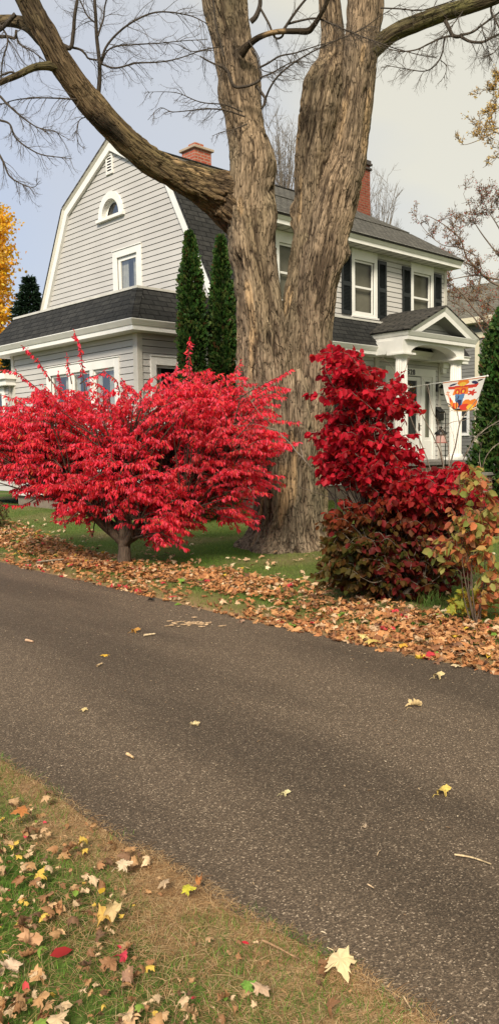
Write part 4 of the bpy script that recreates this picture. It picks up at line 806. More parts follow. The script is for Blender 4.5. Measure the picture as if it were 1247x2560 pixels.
# --- branches and twigs
tw = Tubes(); RT = np.random.default_rng(21)
DK = (.060, .047, .036); MDc = (.10, .08, .062); LT = (.17, .14, .11)
def path3(pts, w0, w1, d0, d1, col=DK, wob=.0, n=None):
    P = np.array([aty(x, y, d0+(d1-d0)*i/(len(pts)-1)) for i, (x, y) in enumerate(pts)]); n = n or len(pts)*5
    P, _, t = smoothpath(P, np.ones(len(pts)), n); R = np.linspace(pxw(w0, d0)/2, pxw(w1, d1)/2, n); P = P+fbm(P*6, 2, 5)[:, None]*np.array([.012, .012, .012])*wob
    tw.add(P-MO, R, 6, col); return P
def sprout(P, n_side, ln, gen=2, droop=.5, w_=.006, start=.15, col=MDc, bias=(0, 0, 0)):
    """side twigs along polyline P, drooping and turning up at the tips"""
    m_ = len(P); d = unit(np.gradient(P, axis=0))
    for k in range(n_side):
        f = start+(1-start)*RT.random(); i = min(int(f*(m_-1)), m_-2); p = P[i]; l = ln*(.5+RT.random()*.8)*(1.1-.5*f)
        a = RT.normal(0, 1, 3); a[1] *= .6; side = unit(np.cross(d[i], a)); v = unit(d[i]*.75+side*.85+np.array(bias)); q = [p]; nst = 9; st = l/nst
        for s_ in range(nst):
            fr = s_/nst; v = unit(v+np.array([0, 0, -droop*.22 if fr < .55 else droop*.34])+RT.normal(0, .09, 3)); q.append(q[-1]+v*st)
        q = np.array(q); wd = w_*(1 if gen > 1 else .6)
        tw.add(q-MO, np.linspace(wd, wd*.35, len(q)), 4 if gen > 1 else 3, col)
        if gen > 0: sprout(q, 5 if gen > 1 else 4, l*.5, gen-1, droop, w_*.55, .2, col)
bw = [
 # (points, w0, w1, depth0, depth1, n twigs, twig length m, bias)
 ([(245, 248), (250, 195), (249, 150), (243, 95), (240, 40), (236, -20)], 11, 7, T-1.0, T-1.3, 5, .9, (0, 0, 0)),
 ([(150, 110), (162, 116), (178, 118), (184, 80), (188, 40), (196, -10)], 12, 8, T-1.25, T-1.4, 3, .7, (0, 0, 0)),
 ([(178, 118), (200, 124), (214, 136), (222, 146), (245, 150)], 6, 4, T-1.25, T-1.2, 4, .7, (.3, 0, 0)),
 ([(250, 170), (265, 120), (300, 78), (350, 45), (400, 30), (470, 38), (520, 60)], 6, 2, T-1.0, T-1.4, 16, .75, (.2, 0, 0)),
 ([(252, 165), (275, 122), (330, 112), (400, 108), (460, 102), (520, 98)], 4.5, 1.5, T-1.0, T-.8, 12, .6, (.2, 0, -.1)),
 ([(255, 160), (290, 170), (340, 158), (400, 155), (450, 145), (500, 128), (530, 125)], 4.5, 2, T-1.0, T-.6, 14, .5, (.2, 0, 0)),
 ([(246, 90), (258, 50), (262, 20), (272, -20)], 5, 3, T-1.2, T-1.3, 8, .6, (.1, 0, 0)),
 ([(243, 60), (220, 40), (205, 10), (190, -20)], 4, 3, T-1.2, T-1.3, 7, .6, (-.2, 0, 0)),
 ([(243, 245), (200, 248), (150, 246), (90, 245), (40, 250), (0, 262)], 4.5, 2, T-1.1, T-1.5, 14, .6, (-.2, 0, -.1)),
 ([(250, 280), (225, 290), (200, 300), (192, 330), (198, 360), (215, 372)], 3, 1.2, T-1.0, T-1.1, 6, .4, (0, 0, -.1)),
 ([(0, 240), (30, 270), (60, 296), (95, 318), (140, 330), (160, 342)], 6, 1.5, T-1.7, T-1.9, 14, .5, (.1, 0, -.1)),
 ([(0, 300), (25, 310), (40, 345), (75, 372), (110, 388), (160, 394), (180, 396)], 5.5, 1.5, T-1.7, T-1.8, 14, .4, (.1, 0, 0)),
 ([(-10, 370), (10, 405), (25, 440), (55, 460), (85, 468), (100, 452)], 6, 1.3, T-1.7, T-1.8, 12, .45, (.1, 0, -.1)),
 ([(0, 60), (20, 100), (8, 150), (4, 200)], 5, 3, T-1.3, T-1.6, 10, .6, (0, 0, -.1)),
 ([(40, 80), (50, 110), (85, 130), (115, 155)], 5, 2, T-1.3, T-1.4, 8, .5, (0, 0, -.2)),
 ([(40, 35), (0, 75), (-40, 95)], 11, 8, T-1.4, T-1.3, 6, .6, (0, 0, 0)), ([(-20, 92), (20, 92), (38, 95), (42, 75)], 9, 6, T-1.3, T-1.35, 3, .4, (0, 0, 0)),
 ([(45, 190), (30, 180), (0, 190)], 6, 4, T-1.6, T-1.7, 5, .5, (-.1, 0, -.1)),
 # middle
 ([(626, 55), (640, 40), (650, 10), (648, -20)], 13, 9, T-.4, T-.5, 3, .5, (0, 0, 0)), ([(650, 20), (670, 55), (680, 80), (690, 96), (704, 92), (710, 76)], 6, 5, T-.5, T-.6, 3, .5, (0, 0, -.2)),
 ([(706, 78), (730, 42), (750, 15), (775, -15)], 7, 5, T-.6, T-.8, 4, .5, (0, 0, 0)), ([(720, 60), (750, 52), (790, 46), (830, 60), (880, 82), (950, 108), (1000, 125), (1060, 140), (1090, 145)], 5, 1.6, T-.6, T-1.4, 22, .55, (.1, 0, -.15)),
 ([(560, 140), (540, 60), (536, 20), (532, -20)], 5, 4, T-.5, T-.5, 3, .5, (0, 0, 0)), ([(555, 165), (570, 182), (578, 205), (590, 218), (622, 214), (645, 203), (652, 190), (646, 165), (640, 140), (630, 128)], 8, 5, T-.6, T-.5, 4, .4, (0, 0, 0)),
 ([(500, 140), (520, 152), (548, 165), (556, 168)], 3, 5, T-.7, T-.6, 6, .5, (-.3, 0, 0)), ([(640, 215), (655, 235), (664, 248), (660, 262), (652, 272)], 8, 6, T-.5, T-.55, 5, .4, (0, 0, -.1)),
 ([(664, 246), (675, 220), (695, 190), (730, 160), (770, 135), (830, 105), (900, 75), (950, 40), (1000, 10)], 5, 1.5, T-.55, T-1.5, 26, .5, (.1, 0, .1)),
 ([(650, 168), (670, 158), (700, 140), (740, 132), (790, 115), (840, 100)], 5, 1.5, T-.55, T-1.0, 14, .4, (.1, 0, -.1)), ([(648, 195), (680, 182), (715, 162), (745, 150)], 4, 2, T-.55, T-.8, 12, .5, (.1, 0, -.2)),
 ([(620, 100), (645, 140), (655, 175), (690, 178), (692, 150)], 3, 2, T-.5, T-.6, 4, .3, (0, 0, 0)), ([(612, 292), (570, 278), (530, 272), (480, 276), (430, 280), (400, 270), (370, 300)], 4, 1.2, T-.45, T-.8, 12, .4, (-.2, 0, -.05)),
 ([(606, 280), (560, 262), (500, 255), (450, 235), (420, 230), (365, 230)], 3.5, 1.0, T-.45, T-.9, 10, .45, (-.2, 0, 0)), ([(618, 310), (580, 325), (555, 330), (530, 340)], 3, 1, T-.4, T-.5, 6, .3, (-.2, 0, -.1)),
 ([(560, 115), (520, 122), (480, 128), (440, 110), (400, 112)], 3, 1, T-.4, T-.8, 8, .4, (-.1, 0, -.1)),
 # right
 ([(1112, 52), (1122, 72), (1130, 88), (1144, 92), (1155, 86)], 11, 8, T-.4, T-.5, 2, .3, (0, 0, 0)), ([(1150, 92), (1175, 104), (1205, 105), (1232, 92), (1260, 80)], 7, 5, T-.5, T-.6, 8, .6, (.1, 0, -.1)),
 ([(1152, 88), (1180, 80), (1205, 62), (1235, 40), (1260, 20)], 6, 4, T-.5, T-.4, 8, .55, (0, 0, .1)), ([(1130, 90), (1105, 94), (1070, 110), (1040, 124), (1000, 128), (960, 118), (935, 108)], 5, 1.5, T-.5, T-.3, 18, .5, (-.2, 0, -.2)),
 ([(1110, 95), (1105, 130), (1090, 160), (1060, 178), (1010, 172), (960, 162)], 4, 1.3, T-.5, T-.4, 14, .45, (-.1, 0, -.2)), ([(1228, 0), (1226, 30), (1236, 48), (1247, 70)], 6, 4, T-.5, T-.7, 8, .6, (0, 0, -.2)),
 ([(1160, 22), (1140, 50), (1120, 75), (1090, 105)], 3, 1.5, T-.5, T-.6, 10, .5, (-.1, 0, -.3)), ([(950, 20), (1000, 22), (1050, 26), (1100, 12), (1150, -5)], 3.5, 2, T-.3, T-.6, 14, .45, (0, 0, .1)),
 ([(1100, 150), (1115, 165), (1112, 185), (1100, 205)], 2.5, 1, T-.5, T-.5, 4, .25, (0, 0, -.2)), ([(1200, 60), (1215, 110), (1225, 150)], 3, 1.2, T-.5, T-.7, 12, .55, (0, 0, -.1)), ([(1260, 90), (1235, 130), (1200, 148)], 3, 1.2, T-.5, T-.7, 10, .45, (-.1, 0, -.1)),
]
for pts, w0, w1, dd0, dd1, nt_, tl, bias in bw:
    P = path3(pts, w0, w1, dd0, dd1, DK, .6); sprout(P, int(nt_*1.7), tl*.85, 2, .55, .0042, .12, MDc, bias)
tw.build('branches', M_twig, maple)

# ================================================================== SHRUBS
def blobpts(blobs, n, depth, drad, rng, bias_edge=.35):
    """points through a union of ellipsoids given as (px,py,rx,ry,weight)"""
    ws_ = np.array([b_[2]*b_[3]*(b_[4] if len(b_) > 4 else 1) for b_ in blobs], float); ws_ /= ws_.sum(); k = rng.choice(len(blobs), n, p=ws_); out_ = np.zeros((n, 3)); rel = np.zeros((n, 3))
    u = unit(rng.normal(0, 1, (n, 3))); r = rng.random(n)**bias_edge; q = u*r[:, None]
    for i in range(n):
        b_ = blobs[k[i]]; out_[i] = aty(b_[0]+q[i, 0]*b_[2], b_[1]-q[i, 2]*b_[3], depth+q[i, 1]*drad)
    return out_, q, k
class LeafBag:
    def __init__(s): s.c = []; s.d = []; s.n = []; s.l = []; s.w = []; s.col = []
    def put(s, c, d, n, l, w_, col): s.c.append(c); s.d.append(d); s.n.append(n); s.l.append(l); s.w.append(w_); s.col.append(col)
    def build(s, name, tmpl, mat, parent, org):
        c = np.vstack(s.c); v, f, ix = scatter(tmpl, c-org, np.vstack(s.d), np.vstack(s.n), np.concatenate(s.l), np.concatenate(s.w)); return fastmesh(name, v, f, mat, np.vstack(s.col)[ix], parent)
def spray(bag, P, sp, ln, wd, pal, wts, rng, hang=.9, col_fn=None, rowbias=0):
    """pairs of leaves hanging from twig polyline P"""
    seg = np.linalg.norm(np.diff(P, axis=0), axis=1); L_ = seg.sum(); n = max(2, int(L_/sp)); t = np.linspace(.06, 1, n)*(len(P)-1); i = np.minimum(t.astype(int), len(P)-2); f = (t-i)[:, None]
    p = P[i]*(1-f)+P[i+1]*f; d = unit(P[i+1]-P[i]); up = np.array([0, 0, 1.]); sd_ = unit(np.cross(d, up)+1e-4)
    for s_ in (1, -1):
        dd = unit(sd_*s_*.45+d*.35+np.array([0, 0, -hang])+rng.normal(0, .36, (n, 3))); nn = unit(sd_*s_*.9+np.array([0, 0, .35])+rng.normal(0, .5, (n, 3)))
        l = ln*(.75+.5*rng.random(n)); col = pick(pal, n, wts, .16, rng)
        if col_fn is not None: col = col_fn(p, col)
        bag.put(p+rng.normal(0, .006, (n, 3)), dd, nn, l, wd/ln*l*(.85+.3*rng.random(n)), col)
    dd = unit(d+np.array([0, 0, -.3]))[-1:]; bag.put(P[-1:], dd, sd_[-1:]*0+np.array([[0, 0, 1.]]), np.array([ln]), np.array([wd]), pick(pal, 1, wts, .1, rng) if col_fn is None else col_fn(P[-1:], pick(pal, 1, wts, .1, rng)))
def bush(name, label, cat, base, forks, blobs, depth, drad, nspray, slen, sp, ln, wd, pal, wts, seed, tmpl=T_OV, hang=.9, stems=5, stemw=.05, extra=(), col_fn=None, bark=(.09, .065, .045), edge=.45, flat=.25, neck=None, gaps=0):
    rng = np.random.default_rng(seed); root = thing(name, label, cat, tuple(base)); B = np.array(base); bag = LeafBag(); tb = Tubes()
    tips, q, k = blobpts(blobs, nspray, depth, drad, rng, edge)
    if gaps: gk = fbm(tips*np.array([2.1, 2.1, 2.8]), 2, seed+5) > -gaps; tips = tips[gk]; nspray = len(tips)
    F_ = np.array([aty(x, y, d) for x, y, d in forks]); nf_ = len(F_)
    NK = None
    if neck is not None:
        NK = aty(*neck[:3]); P, R, _ = smoothpath([B-np.array([0, 0, .12]), B*.5+NK*.5+np.array([.02, 0, 0]), NK], [neck[3]*1.35, neck[3], neck[3]*1.0], 14); tb.add(P-B, R, 14, bark); 
    for i in range(nf_):   # main stems from the ground to each fork
        mid = B*.45+F_[i]*.55+np.array([rng.normal(0, .03), rng.normal(0, .03), -.05]); S0_ = B-np.array([0, 0, .05]) if NK is None else NK-np.array([0, 0, .10]); mid = mid if NK is None else NK*.5+F_[i]*.5+np.array([0, 0, -.06]); P, R, _ = smoothpath([S0_+rng.normal(0, .02, 3)*np.array([1, 1, 0]), mid, F_[i]], [stemw, stemw*.75, stemw*.45], 14)
        P = P+fbm(P*5, 2, seed+i)[:, None]*np.array([.02, .02, 0]); tb.add(P-B, R, 8, bark)
    for i in range(nspray):
        e_ = tips[i]; dist = np.linalg.norm(F_-e_, axis=1); j = int(np.argmin(dist+rng.random(nf_)*.4)); f0 = F_[j]*.6+B*.4 if rng.random() < .5 else F_[j]
        outv = e_-(B*.3+F_[j]*.7); outv[2] *= flat; outv = unit(outv+rng.normal(0, .35, 3)*np.array([1, 1, .35])); L_ = slen*(.6+.8*rng.random())
        s0 = e_-outv*L_*.75; e2 = e_+outv*L_*.25+np.array([0, 0, -.02])
        if rng.random() < .55: P, R, _ = smoothpath([f0, f0*.5+s0*.5+np.array([0, 0, rng.uniform(-.05, .12)]), s0], [stemw*.28, stemw*.18, stemw*.10], 8); tb.add(P-B, R, 4, bark)
        midp = (s0+e2)/2+np.array([0, 0, .03+.04*rng.random()]); P, R, _ = smoothpath([s0, midp, e2], [stemw*.09+.0015, .003, .0015], 7); tb.add(P-B, R, 3, bark)
        spray(bag, P, sp, ln, wd, pal, wts, rng, hang, col_fn)
    for pts, d0, d1 in extra:
        P = np.array([aty(x, y, d0+(d1-d0)*i_/(len(pts)-1)) for i_, (x, y) in enumerate(pts)]); P, R, _ = smoothpath(P, np.linspace(.009, .003, len(pts)), len(pts)*4); tb.add(P-B, R, 5, bark); h_ = len(P)//4
        spray(bag, P[h_:], sp*.9, ln, wd, pal, wts, rng, hang*.8, col_fn)
    tb.build('stems', M_twig, root); bag.build('foliage', tmpl, M_leaf, root, B); return root
bb = gnd(308, 1400, .05); BY = float(bb[1])
pal_b = [(.95, .055, .10), (.97, .11, .18), (.88, .035, .07), (.96, .09, .09), (.66, .025, .045), (.62, .20, .07)]
def tint_b(p, c):
    # older wine and bronze leaves low on the left of the shrub
    g = np.clip(fbm(p*1.6, 2, 90)*1.3-.25+np.clip(-(p[:, 0]+3.0)*.5, 0, .35), 0, .75)[:, None]; return c*(1-g)+np.array([.26, .05, .02])*g
bush('burning_bush', 'wide bright scarlet burning bush on a short trunk beside the driveway', 'shrub', (float(bb[0]), BY, .0),
     [(240, 1270, BY-.3), (290, 1250, BY+.2), (330, 1230, BY-.2), (390, 1260, BY+.1), (200, 1190, BY+.3), (430, 1180, BY+.3), (310, 1160, BY-.3), (560, 1190, BY-.1), (110, 1170, BY-.1), (350, 1300, BY-.4)],
     [(150, 1095, 185, 150), (330, 1110, 190, 165), (520, 1090, 180, 170), (590, 1080, 120, 110), (330, 1230, 210, 95), (470, 1230, 170, 95), (30, 1110, 120, 110), (150, 1200, 150, 80), (410, 1320, 75, 42, 1.2), (200, 1010, 110, 80), (470, 1010, 130, 90), (570, 1290, 80, 30), (660, 1110, 80, 50, .6), (-60, 1100, 90, 90), (200, 1275, 60, 22), (690, 970, 40, 34, .35), (640, 1200, 60, 50, .6)],
     BY-.1, 1.15, 2750, .38, .025, .062, .025, pal_b, [4, 4, 3, 3, 1.2, .35], 101, hang=.95, stems=6, stemw=.06, col_fn=tint_b, bark=(.085, .06, .042), neck=(308, 1345, BY, .085), gaps=.16, edge=.58,
     extra=[([(215, 990), (208, 940), (203, 880), (188, 832)], BY-.3, BY-.4), ([(150, 980), (120, 940), (90, 895), (62, 868)], BY-.2, BY-.3), ([(130, 1000), (80, 960), (40, 930), (10, 925)], BY, BY-.1),
            ([(200, 960), (220, 945), (250, 935), (262, 925)], BY-.3, BY-.4), ([(180, 960), (172, 920), (168, 890)], BY, BY), ([(470, 980), (474, 930), (472, 880), (474, 852)], BY-.3, BY-.4), ([(560, 980), (580, 950), (600, 905)], BY, BY+.1),
            ([(330, 1010), (350, 980), (372, 950)], BY-.3, BY-.4), ([(590, 1000), (640, 970), (690, 945), (725, 925)], BY-.2, BY-.3), ([(620, 1050), (690, 1050), (745, 1055)], BY-.4, BY-.6), ([(620, 1090), (690, 1110), (745, 1105)], BY-.4, BY-.6),
            ([(600, 1160), (650, 1180), (705, 1190)], BY-.4, BY-.5), ([(560, 1230), (620, 1230), (665, 1232)], BY-.4, BY-.5), ([(560, 1290), (600, 1300), (640, 1300)], BY-.3, BY-.4), ([(100, 1240), (60, 1262), (15, 1262)], BY, BY-.1), ([(220, 1290), (170, 1300), (135, 1302)], BY-.2, BY-.3),
            ([(400, 1330), (440, 1355), (465, 1372)], BY-.5, BY-.6), ([(390, 1330), (395, 1350), (394, 1368)], BY-.5, BY-.6), ([(120, 1060), (60, 1010), (15, 990)], BY-.4, BY-.5), ([(300, 980), (290, 950), (270, 935)], BY, BY), ([(415, 1000), (430, 950), (440, 915)], BY, BY)])
# dark red shrub on the right
rb = gnd(975, 1496, 0); RY = float(rb[1])
pal_r = [(.52, .010, .028), (.66, .022, .045), (.36, .007, .018), (.42, .018, .016), (.20, .008, .010)]
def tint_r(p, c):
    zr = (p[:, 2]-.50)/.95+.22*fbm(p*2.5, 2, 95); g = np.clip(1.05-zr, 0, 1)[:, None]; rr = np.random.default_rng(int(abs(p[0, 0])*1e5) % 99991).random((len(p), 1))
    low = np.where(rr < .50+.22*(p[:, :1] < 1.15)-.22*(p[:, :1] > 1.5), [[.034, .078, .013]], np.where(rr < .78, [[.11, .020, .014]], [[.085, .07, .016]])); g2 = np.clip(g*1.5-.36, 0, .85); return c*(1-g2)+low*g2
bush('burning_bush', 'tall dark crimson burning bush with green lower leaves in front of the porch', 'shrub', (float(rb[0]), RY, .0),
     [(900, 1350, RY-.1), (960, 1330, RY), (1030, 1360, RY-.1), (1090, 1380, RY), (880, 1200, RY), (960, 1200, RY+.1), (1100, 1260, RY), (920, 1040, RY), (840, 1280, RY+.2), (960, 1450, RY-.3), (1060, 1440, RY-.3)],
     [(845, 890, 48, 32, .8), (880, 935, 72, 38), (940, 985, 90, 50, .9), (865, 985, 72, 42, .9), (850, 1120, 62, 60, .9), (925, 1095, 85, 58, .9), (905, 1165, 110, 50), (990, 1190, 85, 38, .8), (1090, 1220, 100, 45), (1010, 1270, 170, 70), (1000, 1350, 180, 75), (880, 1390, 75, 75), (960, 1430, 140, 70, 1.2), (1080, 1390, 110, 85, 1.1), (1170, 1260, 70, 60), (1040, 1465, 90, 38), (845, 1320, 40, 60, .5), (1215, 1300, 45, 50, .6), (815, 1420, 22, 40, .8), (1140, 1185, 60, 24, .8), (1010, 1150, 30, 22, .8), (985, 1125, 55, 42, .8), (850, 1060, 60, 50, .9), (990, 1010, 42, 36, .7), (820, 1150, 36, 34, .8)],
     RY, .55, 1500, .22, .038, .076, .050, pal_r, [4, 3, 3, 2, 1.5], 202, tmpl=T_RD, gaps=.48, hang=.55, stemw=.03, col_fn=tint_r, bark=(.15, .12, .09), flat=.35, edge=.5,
     extra=[([(860, 930), (835, 905), (828, 868)], RY, RY), ([(900, 960), (890, 920), (885, 880)], RY, RY), ([(830, 1010), (800, 985), (770, 985)], RY, RY), ([(960, 1000), (1000, 1010), (1030, 1020)], RY-.1, RY-.2), ([(960, 960), (985, 950), (1000, 935)], RY, RY), ([(820, 1080), (795, 1080), (775, 1082)], RY, RY), ([(980, 1110), (1005, 1090), (1035, 1085)], RY-.1, RY-.2),
            ([(990, 1160), (1020, 1140), (1045, 1125)], RY, RY)])
# long bare grey shoots of the dark bush
g_root = thing('bare_shrub', 'leafless grey branched shrub poking up behind the red shrubs in front of the porch', 'shrub', (1.75, 8.6, 0)); gB = np.array([1.75, 8.6, 0]); tb = Tubes(); GR = (.22, .18, .14)
def gtw(pts, w0, w1, d=8.6, sub=3):
    P = np.array([aty(x, y, d+.12*math.sin(i_*1.7)) for i_, (x, y) in enumerate(pts)]); P, _, _ = smoothpath(P, np.ones(len(pts)), len(pts)*5); P = P+fbm(P*9, 2, 31)[:, None]*np.array([.012, .01, .008]); tb.add(P-gB, .62*np.linspace(pxw(w0, d)/2, pxw(w1, d)/2, len(P)), 5, GR)
    dv = unit(np.gradient(P, axis=0))
    for s_ in range(sub):
        i_ = int(RT.integers(len(P)//3, len(P)-1)); v = unit(dv[i_]+RT.normal(0, .6, 3)*np.array([1, .5, 1])); l = RT.uniform(.08, .28); q = np.array([P[i_]+v*l*k_/5+np.array([0, 0, .02*(k_/5)**2])+RT.normal(0, .004, 3) for k_ in range(6)]); tb.add(q-gB, np.linspace(.0022, .0010, 6), 3, GR)
for pts, w0, w1 in [([(1110, 1460), (1100, 1300), (1080, 1200), (1060, 1130), (1030, 1055), (1005, 985), (985, 955)], 9, 3), ([(1112, 1300), (1108, 1180), (1090, 1110), (1055, 1040), (1030, 1000), (1000, 985), (975, 975)], 7, 2), ([(1115, 1300), (1122, 1180), (1138, 1110), (1148, 1060), (1166, 1030), (1190, 1000), (1208, 980)], 8, 2.5),
    ([(1148, 1062), (1142, 1030), (1138, 990)], 5, 2), ([(1122, 1180), (1118, 1110), (1095, 1060), (1078, 1020), (1068, 960)], 5, 2), ([(1120, 1300), (1140, 1200), (1170, 1120), (1210, 1075), (1250, 1050)], 6, 2.5), ([(1165, 1135), (1190, 1090), (1230, 1060)], 4, 2), ([(1195, 1330), (1200, 1230), (1207, 1160), (1230, 1120), (1260, 1100)], 7, 2.5), ([(1205, 1190), (1198, 1140), (1205, 1100)], 4, 2),
    ([(1110, 1180), (1100, 1100), (1120, 1060), (1160, 1050), (1190, 1040)], 4, 1.5), ([(1085, 1230), (1060, 1160), (1050, 1120), (1045, 1060), (1040, 1010)], 4, 1.5), ([(940, 1080), (920, 1020), (890, 960), (868, 915), (850, 880)], 7, 3), ([(935, 1060), (960, 1010), (1000, 950), (1015, 915), (1020, 885)], 4, 1.2), ([(925, 1040), (880, 1000), (850, 980), (820, 975)], 4, 1.5), ([(1000, 990), (985, 930), (960, 900), (945, 890)], 2.5, 1.2),
    ([(865, 1290), (835, 1250), (800, 1200), (760, 1150), (725, 1110), (690, 1075), (655, 1040), (625, 1000)], 7, 2.2), ([(760, 1150), (750, 1110), (765, 1060), (770, 1040)], 3, 1.2), ([(690, 1075), (640, 1060), (600, 1065)], 3, 1), ([(835, 1250), (815, 1240), (770, 1225), (745, 1215)], 3, 1.5), ([(985, 1420), (985, 1330), (975, 1290), (950, 1260), (930, 1245)], 12, 5), ([(978, 1300), (985, 1270), (982, 1240)], 7, 4), ([(905, 1290), (880, 1265), (860, 1240)], 7, 3), ([(925, 1300), (915, 1255), (910, 1220)], 6, 3), ([(1170, 1560), (1180, 1420), (1200, 1330), (1222, 1290), (1240, 1260), (1260, 1230)], 13, 7), ([(1215, 1350), (1235, 1335), (1260, 1325)], 9, 6), ([(840, 1500), (825, 1440), (815, 1400)], 7, 4), ([(905, 1500), (870, 1400), (850, 1350)], 8, 4)]:
    gtw(pts, w0, w1, 8.55 if pts[0][0] > 900 else 8.7)
tb.build('stems', M_twig, g_root)
# salmon and lime leaved shrub at the right edge
sb_ = gnd(1190, 1560, 0); SY = float(sb_[1]); pal_s = [(.60, .20, .08), (.42, .12, .06), (.38, .36, .10), (.50, .30, .09), (.26, .30, .07), (.58, .30, .15)]
bush('young_shrub', 'loose young shrub with salmon pink and lime autumn leaves at the right edge', 'shrub', (float(sb_[0]), SY, 0),
     [(1165, 1400, SY), (1190, 1320, SY), (1210, 1260, SY+.1), (1150, 1300, SY), (1230, 1400, SY), (1150, 1430, SY)],
     [(1180, 1205, 38, 36), (1225, 1250, 45, 60), (1165, 1300, 42, 48), (1185, 1340, 50, 55), (1220, 1350, 40, 60, .5), (1130, 1370, 50, 32), (1185, 1400, 60, 35), (1130, 1410, 45, 20), (1230, 1460, 40, 60, 1.3), (1165, 1180, 40, 25, .5)],
     SY, .25, 88, .14, .045, .080, .050, pal_s, [3, 1.5, 3, 3, 2, 2], 303, tmpl=T_RD, hang=.35, stemw=.007, bark=(.10, .07, .05), flat=.5)
# maple seedling leaves
nl = 11
def mapletmpl(curl, seed, lobed=True):
    r = np.random.default_rng(seed)
    base = [(0, 0), (-.10, .12), (-.02, .30), (-.16, .48), (.10, .42), (.20, .38), (.24, .56), (.36, .52), (.40, .66), (.50, .50), (.44, .34), (.52, .26), (.62, .20), (.72, .26), (.78, .14), (.86, .12), (1.02, 0)]
    up_ = [(x, y) for x, y in base]; lo = [(x, -y) for x, y in base[1:-1]][::-1]; pts = up_+lo
    V = [(0.30, 0, 0)]+[(x*(1+r.normal(0, .06)), y*(1+r.normal(0, .06)), 0) for x, y in pts]; V = np.array(V); n = len(pts); F = np.array([(0, 1+i, 1+(i+1) % n) for i in range(n)])
    mid = (V[1:]+V[0])/2; V = np.vstack([V, mid]); m0 = 1+n      # ring of mid points so that the blade can roll
    F = np.array([(0, m0+i, m0+(i+1) % n) for i in range(n)]+[(m0+i, 1+i, 1+(i+1) % n) for i in range(n)]+[(m0+i, 1+(i+1) % n, m0+(i+1) % n) for i in range(n)])
    V[:, 0] -= .35; a = r.uniform(-.9, .9); c_, s_ = math.cos(a), math.sin(a); X, Y = V[:, 0]*c_-V[:, 1]*s_, V[:, 0]*s_+V[:, 1]*c_
    ky = curl*3.4*r.uniform(.7, 1.2); kx = curl*2.0*r.uniform(-.8, 1.0)+.01; Z = (1-np.cos(ky*Y))/ky; Y = np.sin(ky*Y)/ky; Z = Z+(1-np.cos(kx*X))/kx*.8; X = np.sin(kx*X)/kx; Z = Z*(1 if r.random() < .45 else -1)+r.normal(0, .025, len(Z))
    V = np.stack([X*c_+Y*s_, -X*s_+Y*c_, Z], 1); V[:, 2] -= V[:, 2].min(); return V, F
MT = [mapletmpl(c_, k_) for k_, c_ in enumerate((.12, .35, .6, .85, 1.0, 1.2, .9, .7))]
def mscatter(name, c, nrm, size, cols, mat=M_dry, seed=0, parent=None, org=np.zeros(3), tset=MT):
    r = np.random.default_rng(seed); n = len(c); a = r.uniform(0, 2*math.pi, n); d0 = np.stack([np.cos(a), np.sin(a), np.zeros(n)], 1); nn = unit(nrm); d = unit(d0-nn*(d0*nn).sum(1, keepdims=True))
    pick_ = r.integers(0, len(tset), n); VV = []; FF = []; CC = []; k0 = 0
    for t in range(len(tset)):
        s_ = pick_ == t
        if not s_.any(): continue
        v, f, ix = scatter(tset[t], (c-org)[s_], d[s_], nn[s_], size[s_], size[s_]); VV.append(v); FF.append(f+k0); CC.append(cols[s_][ix]*(.8+.4*r.random((len(ix), 1)))); k0 += len(v)
    return fastmesh(name, np.vstack(VV), np.vstack(FF), mat, np.clip(np.vstack(CC), .003, 1), parent)
rs = np.random.default_rng(404); sd_ = gnd(1185, 1548, 0); SDY = float(sd_[1])
seed_t = thing('maple_seedling', 'knee high maple seedling with yellow and orange lobed leaves below the salmon shrub', 'seedling', (float(sd_[0]), SDY, 0)); o_ = np.array([sd_[0], SDY, 0]); n = 95
c = np.array([aty(x, y, SDY+dz) for x, y, dz in zip(np.concatenate([rs.uniform(1125, 1205, 50), rs.uniform(1190, 1262, 45)]), np.concatenate([rs.uniform(1475, 1545, 50), rs.uniform(1415, 1550, 45)]), rs.uniform(-.12, .15, n))])
cl = np.vstack([pick([(.50, .42, .06), (.36, .38, .05), (.55, .34, .05)], 50, None, .15, rs), pick([(.66, .20, .08), (.66, .30, .07), (.60, .15, .08)], 45, None, .15, rs)])
mscatter('foliage', c, unit(rs.normal(0, .5, (n, 3))+np.array([-.1, -.6, .6])), rs.uniform(.05, .085, n), cl, M_leaf, 3, seed_t, o_)
t2 = Tubes()
for k_ in range(14): e_ = c[rs.integers(0, n)]-o_; P, R, _ = smoothpath([np.array([rs.normal(0, .05), 0, 0]), e_*.55+np.array([0, 0, .03]), e_], [.005, .003, .002], 10); t2.add(P, R, 4, (.12, .06, .04))
t2.build('stems', M_twig, seed_t)
# grass tuft under the red shrub
gt_ = gnd(1075, 1515, 0); gtt = thing('grass_tuft', 'tuft of long green grass blades under the dark crimson bush', 'grass tuft', tuple(gt_)); VV = []; FF = []; CC = []
for k_ in range(46):
    a_ = rs.uniform(0, 2*math.pi); h_ = rs.uniform(.12, .26); lean = rs.uniform(.06, .24); p0_ = np.array([rs.normal(0, .07), rs.normal(0, .03), 0]); dv = np.array([math.cos(a_), math.sin(a_)*.5, 0]); wv = np.array([-math.sin(a_), math.cos(a_), 0])*.004; b0_ = len(VV)
    for s_ in range(5):
        f_ = s_/4; q_ = p0_+dv*lean*f_**1.8+np.array([0, 0, h_*(f_-.25*f_**3)]); VV += [q_-wv*(1-f_*.9), q_+wv*(1-f_*.9)]; CC += [np.array([.12, .20, .04])*rs.uniform(.7, 1.4)]*2
    FF += [(b0_+2*s_, b0_+2*s_+1, b0_+2*s_+3, b0_+2*s_+2) for s_ in range(4)]
fastmesh('blades', np.array(VV), np.array(FF), M_blade, np.array(CC), gtt)
